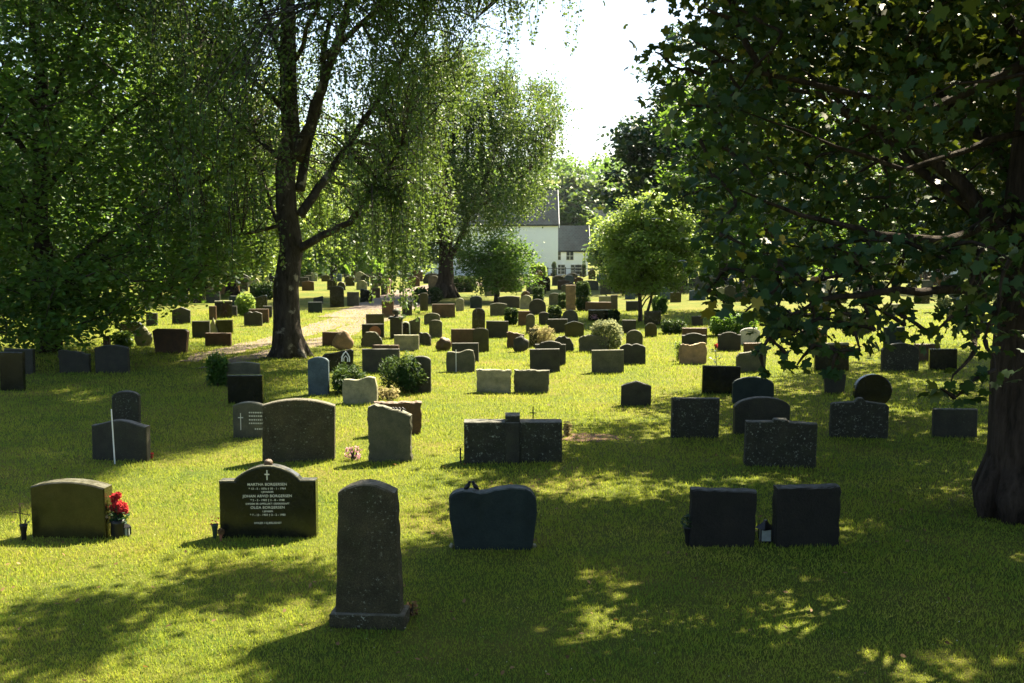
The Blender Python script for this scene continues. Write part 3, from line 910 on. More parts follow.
# ---- small dark tree before the church
s2 = G(497, 302)
tree('hawthorn_tree', s2, .16, 2.6, (s2.x + .1, s2.y, 2.0), (1.75, 1.6, 1.6), 130, 14000, .13, T_OVAL, 'linden_leaf', 'dark_bark',
     'small dense dark tree with low rounded crown standing before the church', clr=.6, shell=.4, limbs=12, fork=.2, seed=17, zmin=.45)

# ---- trees beyond
BG = 'trees around the far side of the cemetery'
bgs = [  # px of trunk, distance, crown centre height, rx, rz, leaf mat, label, seed
    (668, 74, 8.8, 5.0, 7.6, 'dark_leaf', 'tall dark tree with a dense crown directly behind the small round-crowned tree'),
    (722, 82, 9, 5.6, 7.4, 'dark_leaf', 'broad dark tree behind the round-crowned one, partly hidden by maple leaves'),
    (768, 49, 7.0, 4.4, 5.0, 'linden_leaf', 'mid-sized tree with straight trunk seen through the hanging maple leaves'),
    (826, 88, 8, 6.5, 6.0, 'linden_leaf', 'dark trunked tree behind the pale stone obelisk'),
    (938, 105, 9, 7.5, 7.0, 'linden_leaf', 'tree with dark trunk standing before the white house'),
    (880, 135, 9, 9, 7.5, 'light_leaf', 'sunlit light green tree to the side of the white house'),
    (1040, 70, 8, 6, 6.5, 'dark_leaf', 'dark tree beyond the shaded graves past the big maple trunk'),
    (800, 150, 9, 9, 8.5, 'light_leaf', 'pale green tree far behind the obelisk'),
    (1010, 150, 11, 10, 9, 'dark_leaf', 'tall dark tree past the white house'),
    (232, 64, 5.3, 3.8, 5.2, 'light_leaf', 'yellow-green sunlit tree behind the capped brick wall'),
    (150, 58, 7.6, 5.5, 7.0, 'linden_leaf', 'thick green tree between the yellow-green tree and the sweeping dark one'),
    (275, 100, 7, 6.5, 6.8, 'light_leaf', 'bright green tree seen just past the big birch trunk'),
    (335, 118, 9, 7, 7.5, 'birch_leaf', 'hazy green tree beyond the path, framed by birch strands'),
    (200, 95, 11, 9, 10, 'light_leaf', 'tall green tree rising over the yellow-green tree'),
    (60, 75, 10, 8.5, 10, 'birch_leaf', 'tall dark tree mostly hidden behind the sweeping broadleaf tree'),
    (-30, 60, 8, 7, 8, 'dark_leaf', 'dark tree at the edge behind the sweeping broadleaf tree'),
    (390, 160, 8, 7.5, 8, 'light_leaf', 'light green tree beyond the nave end of the church'),
    (566, 215, 8.6, 5.0, 5.6, 'birch_leaf', 'rounded yellow-green tree just behind the church annex'),
    (600, 225, 5, 3.4, 4.4, 'birch_leaf', 'low pale green tree beside the annex gable'),
    (619, 115, 3.0, 2.8, 3.2, 'birch_leaf', 'leafy light green small tree in front of the annex corner'),
    (632, 150, 5, 6, 5.5, 'light_leaf', 'pale green tree behind the small round-crowned tree'),
]
for i, (px, dist, zc, rx, rz_, lm, lab) in enumerate(bgs):
    x = (px - 512) / F * dist
    b = Vector((x, dist, gz(x, dist)))
    def fb(xx, yy, zz):
        p = PX(xx, yy, zz)
        if inpoly(p[0], p[1], SKY): return False
        if 553 < p[0] < 592 and 226 < p[1] < 270 and yy < 178: return False
        return True
    nl = int(9000 if dist > 90 else 17000)
    tree('linden_tree' if lm != 'light_leaf' else 'maple_tree', b, .22 + rx * .025, zc + rz_ * .4, (x, dist, b.z + zc), (rx, rx * .85, rz_), int(110 + rx * 9), nl, dist * .0042 + .03, T_OVAL, lm, 'dark_bark', lab, BG,
         clr=rx * .21, filt=fb, shell=.4, limbs=10, fork=.3, seed=40 + i, zmin=b.z + max(1.4, zc - rz_), twigs=dist < 90, lobes=.2)
# hillside trees: the ones one can tell apart
hills = [(580, 330, 9, 8.6, 'birch_leaf', 'round hazy tree rising highest on the hillside beyond the church'), (548, 345, 8, 6.5, 'linden_leaf', 'tree on the hillside over the church ridge'),
         (606, 300, 6, 5, 'birch_leaf', 'pale hillside tree above the distant grey house roof'), (530, 300, 8, 6.5, 'birch_leaf', 'light hillside tree over the church roof'),
         (622, 335, 7, 6, 'linden_leaf', 'darker hillside tree next to the distant grey roof'), (500, 330, 9, 8, 'linden_leaf', 'hillside tree seen through the second birch'),
         (592, 280, 4, 4, 'birch_leaf', 'low bushy tree just below the distant grey roof'), (640, 300, 8, 7, 'linden_leaf', 'hillside tree directly above the small round-crowned tree')]
for i, (px, dist, rx, rz_, lm, lab) in enumerate(hills):
    x = (px - 512) / F * dist
    b = Vector((x, dist, gz(x, dist)))
    tree('hillside_tree', b, .5, rz_ * 1.5, (x, dist, b.z + rz_ * 1.15), (rx, rx * .8, rz_), 130, 6500, 1.25, T_OVAL, lm, 'dark_bark', lab, 'trees on the hillside beyond the church',
         clr=rx * .22, shell=.4, limbs=6, seed=80 + i, zmin=b.z + 1, twigs=False, lobes=.2)
# the wooded hill that reads as one mass
rr = random.Random(4); P = []; Tn = []
for k in range(620):
    x = rr.uniform(-130, 190); y = rr.uniform(250, 560)
    if k > 360:
        y = rr.uniform(120, 200); x = rr.uniform(-115, -16 - (y - 120) * .1) if k % 2 else rr.uniform(22 if y < 150 else 30, 130)
        if x > 0 and y < 160 and 38 < x < 75: continue
    if y > 210 and abs(x - y * (585 - 512) / F) < 30 and y < 345: continue
    z = gz(x, y); r = rr.uniform(4, 7) if k < 361 else rr.uniform(3, 5.5)
    n = 110
    m = NR.normal(size=(n, 3)); m /= np.linalg.norm(m, axis=1)[:, None]
    P.append(m * np.array([r, r, r * 1.1]) * (NR.random((n, 1)) ** .4) + np.array([x, y, z + r * 1.1])); Tn.append(np.clip(NR.normal(rr.uniform(.2, .7), .12, n), 0, .9))
o = leaves('woodland', np.concatenate(P), 1.7, T_OVAL, 'linden_leaf', None, np.concatenate(Tn), .5, .3)
tag(o, 'hazy green woodland on the hillside and around the cemetery edge', 'woodland', kind='stuff')
# ------------------------------------------------------------------ headstones
def outline(kind, w, h, rr):
    """points (x, z) from bottom left over the top to bottom right"""
    W = w / 2
    P = [(-W, 0)]
    def arc(f, n=16, x0=-1.0, x1=1.0):
        return [(W * (x0 + (x1 - x0) * i / n), f(x0 + (x1 - x0) * i / n)) for i in range(n + 1)]
    if kind == 'rect': P += [(-W, h), (W, h)]
    elif kind == 'low': P += arc(lambda u: h * (0.90 + 0.10 * (1 - u * u)))
    elif kind == 'wavetop': P += arc(lambda u: h * (0.86 + 0.14 * (0.5 + 0.5 * math.cos(math.pi * u)) ** .8))
    elif kind == 'round': P += arc(lambda u: h - W * .85 + W * .85 * math.sqrt(max(0, 1 - u * u * .999)), 22)
    elif kind == 'arch': P += arc(lambda u: h - min(W * .5, h * .3) * (1 - math.sqrt(max(0, 1 - u * u * .97))), 20)
    elif kind == 'peak': P += arc(lambda u: h * (0.80 + 0.20 * (1 - abs(u)) ** .8 * (1.0 if abs(u) < .9 else .8)), 18)
    elif kind == 'gable': P += [(-W, h * .8), (0, h), (W, h * .8)]
    elif kind == 'ogee':
        P += [(-W, h * .78), (-W * .68, h * .78)] + [(W * u, h * (.78 + .2 * math.cos(u / .68 * math.pi / 2) ** .75)) for u in [-.62 + i * 1.24 / 16 for i in range(17)]] + [(W * .68, h * .78), (W, h * .78)]
    elif kind == 'shoulder':
        P += [(-W, h * .86), (-W * .72, h * .86), (-W * .6, h * .93)] + [(W * u, h * (.93 + .07 * math.cos(u / .55 * math.pi / 2))) for u in [-.5 + i * 1.0 / 8 for i in range(9)]] + [(W * .6, h * .93), (W * .72, h * .86), (W, h * .86)]
    elif kind == 'heart':
        P = [(W * u, h * v) for u, v in [(-.85, 0), (-.9, .17), (-.985, .5), (-1, .83), (-.93, .89), (-.85, .92), (-.68, .95), (-.5, .95), (-.3, .915), (-.15, .925), (.06, .97), (.38, 1), (.6, .995), (.74, .98), (.85, .94), (.92, .88), (.98, .8), (1, .6), (.95, .3), (.87, 0)]]
        return P
    elif kind == 'wave':
        P = [(-W * .96, 0), (-W, h * .45), (-W * .97, h * .76)] + arc(lambda u: h * (.85 + .035 * math.cos((u + .7) * 4) + .125 * math.exp(-((u - .42) / .45) ** 2)), 18, -.9, .88) + [(W * .99, h * .62), (W, h * .4), (W * .97, 0)]
        return P
    elif kind == 'taper': P = [(-W, 0), (-W * .86, h * .93)] + [(W * .86 * u, h * (.93 + .07 * (1 - u * u))) for u in [-.7, -.35, 0, .35, .7]] + [(W * .86, h * .93), (W, 0)]; return P
    elif kind == 'flare': P = [(-W * .84, 0), (-W, h * .9), (-W * .8, h), (W * .8, h), (W, h * .9), (W * .84, 0)]; return P
    elif kind == 'slope': P = [(-W * .96, 0), (-W, h * .62), (-W * .8, h * .78), (-W * .2, h * .83), (W * .3, h * .93), (W * .85, h), (W, h * .93), (W * .97, 0)]; return P
    elif kind == 'slopel': P = [(-W * .97, 0), (-W, h * .95), (-W * .7, h), (W * .4, h * .9), (W, h * .8), (W * .98, 0)]; return P
    elif kind == 'disc': P = [(W * 1.0 * math.sin(a), h / 2 + h / 2 * math.cos(a)) for a in [math.pi * (1.16 + 1.68 * i / 30) for i in range(31)]]; P = [(-abs(p[0]) if i < 15.5 else abs(p[0]), p[1]) for i, p in enumerate(P)]; return P
    elif kind == 'block': P += [(-W, h * .86), (-W * .16, h * .86), (-W * .16, h), (W * .14, h), (W * .14, h * .86), (W, h * .86)]
    elif kind == 'point': P += [(-W, h * .82), (-W * .9, h * .86), (-W * .2, h * .9), (-W * .08, h), (W * .08, h), (W * .18, h * .92), (W * .9, h * .86), (W, h * .8)]
    elif kind == 'step': P += [(-W, h * .93), (-W * .25, h * .95), (-W * .2, h), (W * .15, h), (W * .2, h * .95), (W, h * .93)]
    elif kind == 'scallop': P += [(-W, h * .8), (-W * .85, h * .86)] + [(W * u, h * (.88 + .1 * abs(math.sin((u + .8) * 4.2)) * (1 - abs(u) * .6))) for u in [-.75 + i * 1.5 / 16 for i in range(17)]] + [(W * .85, h * .86), (W, h * .8)]
    elif kind == 'hex': P += [(-W, h * .5), (-W * .6, h * .97), (W * .35, h), (W * .9, h * .6), (W, h * .4)]
    elif kind == 'boulder':
        P = [(-W * .9, 0)] + [(W * math.cos(a) * rr.uniform(.9, 1.05), h * (math.sin(a) ** .7) * rr.uniform(.92, 1.03)) for a in [math.pi * (1 - (i + .6) / 12) for i in range(11)]] + [(W * .95, 0)]; return P
    P += [(W, 0)]
    Q = []
    for p in P:
        if not Q or (abs(p[0] - Q[-1][0]) + abs(p[1] - Q[-1][1])) > 1e-4: Q.append(p)
    return Q

def slab_mesh(kind, w, h, t, rr, rough=0.0, bevel=0.012, sink=0.05):
    P = outline(kind, w, h, rr)
    P[0] = (P[0][0], -sink); P[-1] = (P[-1][0], -sink)
    # subdivide long edges when rough
    if rough > 0:
        Q = []
        for i in range(len(P) - 1):
            a, b = P[i], P[i + 1]
            n = max(1, int(math.hypot(b[0] - a[0], b[1] - a[1]) / 0.06))
            for k in range(n):
                s = k / n
                j = rough * (0.3 if (i == 0 and k == 0) else 1)
                Q.append((a[0] + (b[0] - a[0]) * s + rr.uniform(-j, j), a[1] + (b[1] - a[1]) * s + rr.uniform(-j, j) * (a[1] + (b[1] - a[1]) * s > 0)))
        Q.append(P[-1]); P = Q
    n = len(P)
    cx = 0; cz = h * .45
    b = min(bevel, w * .08, t * .3)
    def ins(p, d):
        x, z = p
        dx, dz = x - cx, z - cz
        L = math.hypot(dx / (w / 2), dz / (h / 2)) + 1e-6
        nx, nz = dx / w, dz / h
        m = math.hypot(nx, nz) + 1e-6
        return (x - d * (1 if nx > 0 else -1) * min(1, abs(nx) / m * 1.4), z - d * (1 if nz > 0 else -1) * min(1, abs(nz) / m * 1.4) * (z > 0))
    V = []
    rows = [(-t / 2, b), (-t / 2 + b, 0)] + ([(-t / 6, -rough * .3), (t / 6, -rough * .3)] if rough else []) + [(t / 2 - b, 0), (t / 2, b)]
    for (y, d) in rows:
        for p in P:
            q = ins(p, d)
            jx = rr.uniform(-rough, rough) * .6 if rough else 0
            V.append((q[0] + jx, y + (rr.uniform(-rough, rough) * .4 if rough else 0), q[1] + (rr.uniform(-rough, rough) * .5 if rough and q[1] > 0 else 0)))
    Fc = []
    for r_ in range(len(rows) - 1):
        for k in range(n):
            k2 = (k + 1) % n
            Fc.append((r_ * n + k, (r_ + 1) * n + k, (r_ + 1) * n + k2, r_ * n + k2))
    Fc.append(tuple(range(n)))
    e = (len(rows) - 1) * n
    Fc.append(tuple(e + k for k in range(n))[::-1])
    me = bpy.data.meshes.new('headstone'); me.from_pydata(V, [], Fc); me.update()
    return me

def rock_mesh(w, d, h, seed, sub=3):
    bm = bmesh.new()
    bmesh.ops.create_icosphere(bm, subdivisions=sub, radius=1)
    for v in bm.verts:
        p = v.co.copy()
        n = noise.noise(p * 1.3 + Vector((seed * 7.1, 0, 0))) * .28 + noise.noise(p * 3.1 + Vector((seed, 5, 0))) * .1
        p *= 1 + n
        v.co = Vector((p.x * w / 2, p.y * d / 2, (p.z * .5 + .42) * h if p.z > -.84 else -.05))
    me = bpy.data.meshes.new('rock'); bm.to_mesh(me); bm.free()
    return me

ALL = []
YAW0 = 0.0
def headstone(kind, x0, x1, yt, yb, col, label, th=None, yaw=None, plinth=None, group='headstones in the cemetery', cat='headstone', name='headstone', rough=None):
    rr = random.Random(int(x0 * 7 + yb * 13))
    p = G((x0 + x1) / 2, yb)
    s = ppm(p)
    w = (x1 - x0) / s; h = (yb - yt) / s
    t = th or min(max(.12, w * .16), .22)
    if yaw is None: yaw = math.radians(rr.uniform(-7, 4))
    w = max(w * 0.6, (w - abs(math.sin(yaw)) * t * .8))
    p = p + Vector((0, t * .5, 0)); p.z = gz(p.x, p.y)
    if kind == 'rock':
        me = rock_mesh(w, max(t, w * .5), h * 1.05, rr.random() * 9)
        o = link(name, me, MATS[col], None, p, yaw, True)
    else:
        rg = rough if rough is not None else (0.012 if kind in ('boulder', 'hex', 'slopel') or col in ('GL', 'T') and kind != 'rect' else 0.0)
        ph = plinth[1] / s if plinth else 0
        me = slab_mesh(kind, w, h - ph, t, rr, rg)
        if ph:
            me.transform(Matrix.Translation((0, 0, ph)))
            o = link(name, me, MATS[col], None, p, yaw)
            pw = w + 2 * plinth[0] / s
            m = MB(); m.box(-pw / 2, pw / 2, -t * .5 - plinth[0] / s * .8, t * .5 + plinth[0] / s * .8, -.06, ph + .002, .01)
            m.build('plinth', MATS[plinth[2] if len(plinth) > 2 else col], o)
        else:
            o = link(name, me, MATS[col], None, p, yaw)
        if yb > 0:
            o.rotation_euler = (math.radians(rr.uniform(-2, 2)) if rg or rr.random() < .4 else 0, math.radians(rr.uniform(-1.2, 1.2)), yaw)
    tag(o, label, cat, group)
    o['_'] = 1; del o['_']
    ALL.append((x0, x1, yt, yb))
    return o, s, w, h, t

def text_part(body, size, loc, mat, parent, name='inscription', ext=0.0015, bold=0.0):
    c = bpy.data.curves.new(name, 'FONT')
    c.body = body; c.size = size; c.align_x = 'CENTER'; c.extrude = ext; c.space_line = 1.0; c.offset = bold
    c.space_character = 1.08
    tmp = bpy.data.objects.new('tmp', c); COL.objects.link(tmp)
    dg = bpy.context.evaluated_depsgraph_get()
    me = bpy.data.meshes.new_from_object(tmp.evaluated_get(dg))
    bpy.data.objects.remove(tmp)
    me.transform(Matrix.Rotation(math.radians(90), 4, 'X'))
    me.materials.clear()
    o = link(name, me, MATS[mat], parent, loc)
    return o

# ---- the nearest ones, by hand
o, s, w, h, t = headstone('low', 30, 109, 481, 538, 'O', 'olive brown polished headstone with gently curved top, red flowers beside it', th=.2, yaw=math.radians(-6))
o, s, w, h, t = headstone('ogee', 220, 316, 464, 538, 'B', 'black polished headstone with round knob on its arched top and white inscription', th=.19, yaw=math.radians(2), rough=0)
o.rotation_euler = (0, 0, math.radians(2))
k = MB(); k.lathe([(.0, h * .965), (.035, h * .97), (.045, h * .985), (.05, h * 1.0), (.045, h * 1.03), (.03, h * 1.05), (.008, h * 1.06)], 14)
k.build('knob', MATS['R'], o, smooth_=True)
rim = MB()
ol = outline('ogee', w, h, R)[1:-1]
for sgn in (0,):
    pts = [(p[0], -t / 2 + .012, p[1] + .001) for p in ol]
    rim.tube(pts, .014, 6)
rim.build('rim', MATS['G'], o)
fy = -t / 2 - .0015
y = lambda py: (538 - py) / s
cr = MB(); cr.box(-.006, .006, fy - .003, fy + .002, y(479), y(469)); cr.box(-.026, -.0065, fy - .003, fy + .002, y(473.9), y(472.7)); cr.box(.0065, .026, fy - .003, fy + .002, y(473.9), y(472.7))
cr.build('cross', MATS['gilt'], o)
for (txt, py, sz) in [('MARTHA BORGERSEN', 484.6, .033), ('* 13 - 5 - 1876 † 30 - 1 - 1964', 488.6, .024), ('I JEVNAKER', 491.8, .020), ('JOHAN ARVID BORGERSEN', 496.4, .033),
                      ('* 2 - 2 - 1902 † 2 - 8 - 1948', 500.2, .024), ('DØDEN ER OPPSLUKT I SEIERSKRAFT', 503.8, .0215), ('OLGA BORGERSEN', 508, .033), ('I JENSSEN', 511.4, .020),
                      ('* 7 - 12 - 1903 † 2 - 2 - 1980', 515.2, .024), ('HVILER I KJÆRLIGHET', 523.4, .023)]:
    text_part(txt, sz * 1.22, (0, fy, y(py)), 'gilt', o, ext=.002, bold=.0005)
o, s, w, h, t = headstone('taper', 335, 402, 482, 628, 'GL', 'tall weathered grey granite headstone with rounded top on a stepped base, nearest of all', th=.2, yaw=math.radians(-4), plinth=(5, 15), rough=.004)
o.rotation_euler = (0, 0, math.radians(-4))
o, s, w, h, t = headstone('heart', 449, 537, 487, 550, 'DS', 'dark blue-green heart-like headstone with two small bird figures on top', th=.18, yaw=0)
o.rotation_euler = (0, 0, 0)
# two bird figures on it
for bx, fl, lab in ((467, 1, 'small dark bird figure perched on the heart-like headstone, facing its twin on the right'), (475.5, -1, 'small dark bird figure perched on the heart-like headstone, tail pointing to the dip')):
    b = empty('bird_figure', (o.location.x + (bx - 493) / s, o.location.y, o.location.z + h * .925)); tag(b, lab, 'figurine', 'bird figures on the heart-like headstone')
    m = MB()
    m.tube([(-.036 * fl, 0, .012), (-.018 * fl, 0, .026), (0, 0, .042), (.012 * fl, 0, .06), (.02 * fl, 0, .08)], [.004, .018, .026, .022, .014], 9)
    m.lathe([(.004, .076), (.014, .08), (.018, .09), (.014, .101), (.004, .106)], 9, (.026 * fl, 0))
    m.build('body', MATS['iron'], b, smooth_=True)
    m = MB(); m.tube([(.04 * fl, 0, .092), (.058 * fl, 0, .088)], [.006, .001], 5); m.build('beak', MATS['iron'], b)
    m = MB(); m.tube([(0, 0.008, -.012), (0, .008, .03)], .003, 5); m.build('leg', MATS['iron'], b)
    m = MB(); m.tube([(0, -0.008, -.012), (0, -.008, .03)], .003, 5); m.build('leg', MATS['iron'], b)
for px, lab in ((451.5, 'rounded pale edging stone at the flank of the heart-like headstone, nearer its birds'), (534, 'rounded pale edging stone beside the heart-like headstone, away from its birds')):
    p = G(px, 548); rk = link('edging_stone', rock_mesh(.05, .06, .055, px), MATS['P'], None, p, 0, True); tag(rk, lab, 'stone')
o, s, w, h, t = headstone('block', 464, 562, 415, 463, 'DL', 'wide dark lichen-spotted headstone with a raised block at the centre', th=.3, yaw=0, rough=0)
o.rotation_euler = (0, 0, 0)
m = MB(); m.box(-w * .075, w * .065, -t / 2 - .03, -t / 2 + .02, -.03, h * .86, .01); m.build('pilaster', MATS['D'], o)
headstone('rect', 690, 755, 490, 547, 'M', 'square black headstone on the shaded lawn, lantern to its right', th=.16, yaw=math.radians(-2), rough=.006)
headstone('rect', 775, 840, 486, 547, 'M', 'square black headstone with slightly tilted top, lantern to its left', th=.16, yaw=math.radians(3), rough=.008)
headstone('low', 262, 334, 399, 462, 'GL', 'large green-grey headstone with shallow arched top behind the inscribed black one', th=.18, yaw=math.radians(4), rough=0)
o, s, w, h, t = headstone('slopel', 368, 412, 404, 462, 'G', 'upright mossy headstone with sloping top and metal leaf ornament', th=.15, yaw=math.radians(-4))
m = MB()
for i, dx in enumerate((0, .05, .1, -.04)):
    m.tube([(w * .1 + dx, 0, h * .87), (w * .1 + dx + .03, -.01, h * .93), (w * .1 + dx + .07, 0, h * .9)], [.012, .02, .006], 6)
m.build('leaf_ornament', MATS['iron'], o)
headstone('rect', 373, 421, 402, 435, 'R', 'reddish grey low headstone with uneven edge behind the mossy sloping one', th=.16, yaw=math.radians(10), rough=.012)
o, s, w, h, t = headstone('wavetop', 91, 149, 420, 461, 'D', 'dark headstone with curved top and pale sunlit edge behind a thin white stake', th=.15, yaw=math.radians(-6))
st_ = G(115, 464); m = MB(); m.tube([(0, 0, -.05), (-.014, 0, .4), (-.026, 0, .80)], [.011, .010, .009], 6); st0 = m.build('marker_stake', MATS['white_paint'], None, st_); tag(st0, 'thin white marker stake leaning before the dark curved-top headstone', 'stake')
headstone('arch', 112, 139, 391, 433, 'DL', 'lichen-flecked dark headstone with round top rising behind the thin white stake', th=.14, yaw=.1, rough=0)
o, s, w, h, t = headstone('low', 233, 265, 402, 438, 'G', 'grey granite headstone with engraved cross and small lettering', th=.14, yaw=math.radians(-3), rough=0)
o.rotation_euler = (0, 0, math.radians(-3))
m = MB(); fy = -t / 2 - .0015; y = lambda py: (438 - py) / s
m.box(-w * .26, -w * .235, fy - .002, fy + .002, y(430), y(413)); m.box(-w * .33, -w * .262, fy - .002, fy + .002, y(418), y(417)); m.box(-w * .233, -w * .165, fy - .002, fy + .002, y(418), y(417))
m.build('cross', MATS['gilt'], o)
for txt, py, sz in (('Anna', 413.5, .05), ('1902 - 1978', 417, .035), ('Ole Martin', 420.5, .04), ('1899 - 1971', 424, .035), ('Takk', 430, .035)):
    pass
for py, n in ((413, 7), (416.5, 8), (420.3, 8), (423.8, 7), (429.5, 4)):   # illegible lines of lettering at this distance
    m = MB(); rr = random.Random(int(py * 10)); x = w * (.02 if n > 4 else .2)
    for k in range(n):
        a = rr.uniform(.012, .028); m.box(x, x + a, fy - .001, fy + .002, y(py) , y(py) + .022); x += a + .014
    m.build('inscription', MATS['gilt'], o)
o, s, w, h, t = headstone('slope', 321, 353, 349, 372, 'B', 'black wavy-topped headstone with white church-window ornament', th=.12, yaw=0)
m = MB(); ox = w * .27; fy = -t / 2 - .004
pts = [(ox - .09, fy, h * .46), (ox - .09, fy, h * .66), (ox - .05, fy, h * .80), (ox, fy, h * .9), (ox + .05, fy, h * .80), (ox + .09, fy, h * .66), (ox + .09, fy, h * .46)]
m.tube(pts, .018, 6); m.tube([(ox - .045, fy, h * .46), (ox - .045, fy, h * .62), (ox, fy, h * .72), (ox + .045, fy, h * .62), (ox + .045, fy, h * .46)], .012, 6); m.build('window_ornament', MATS['white_paint'], o)

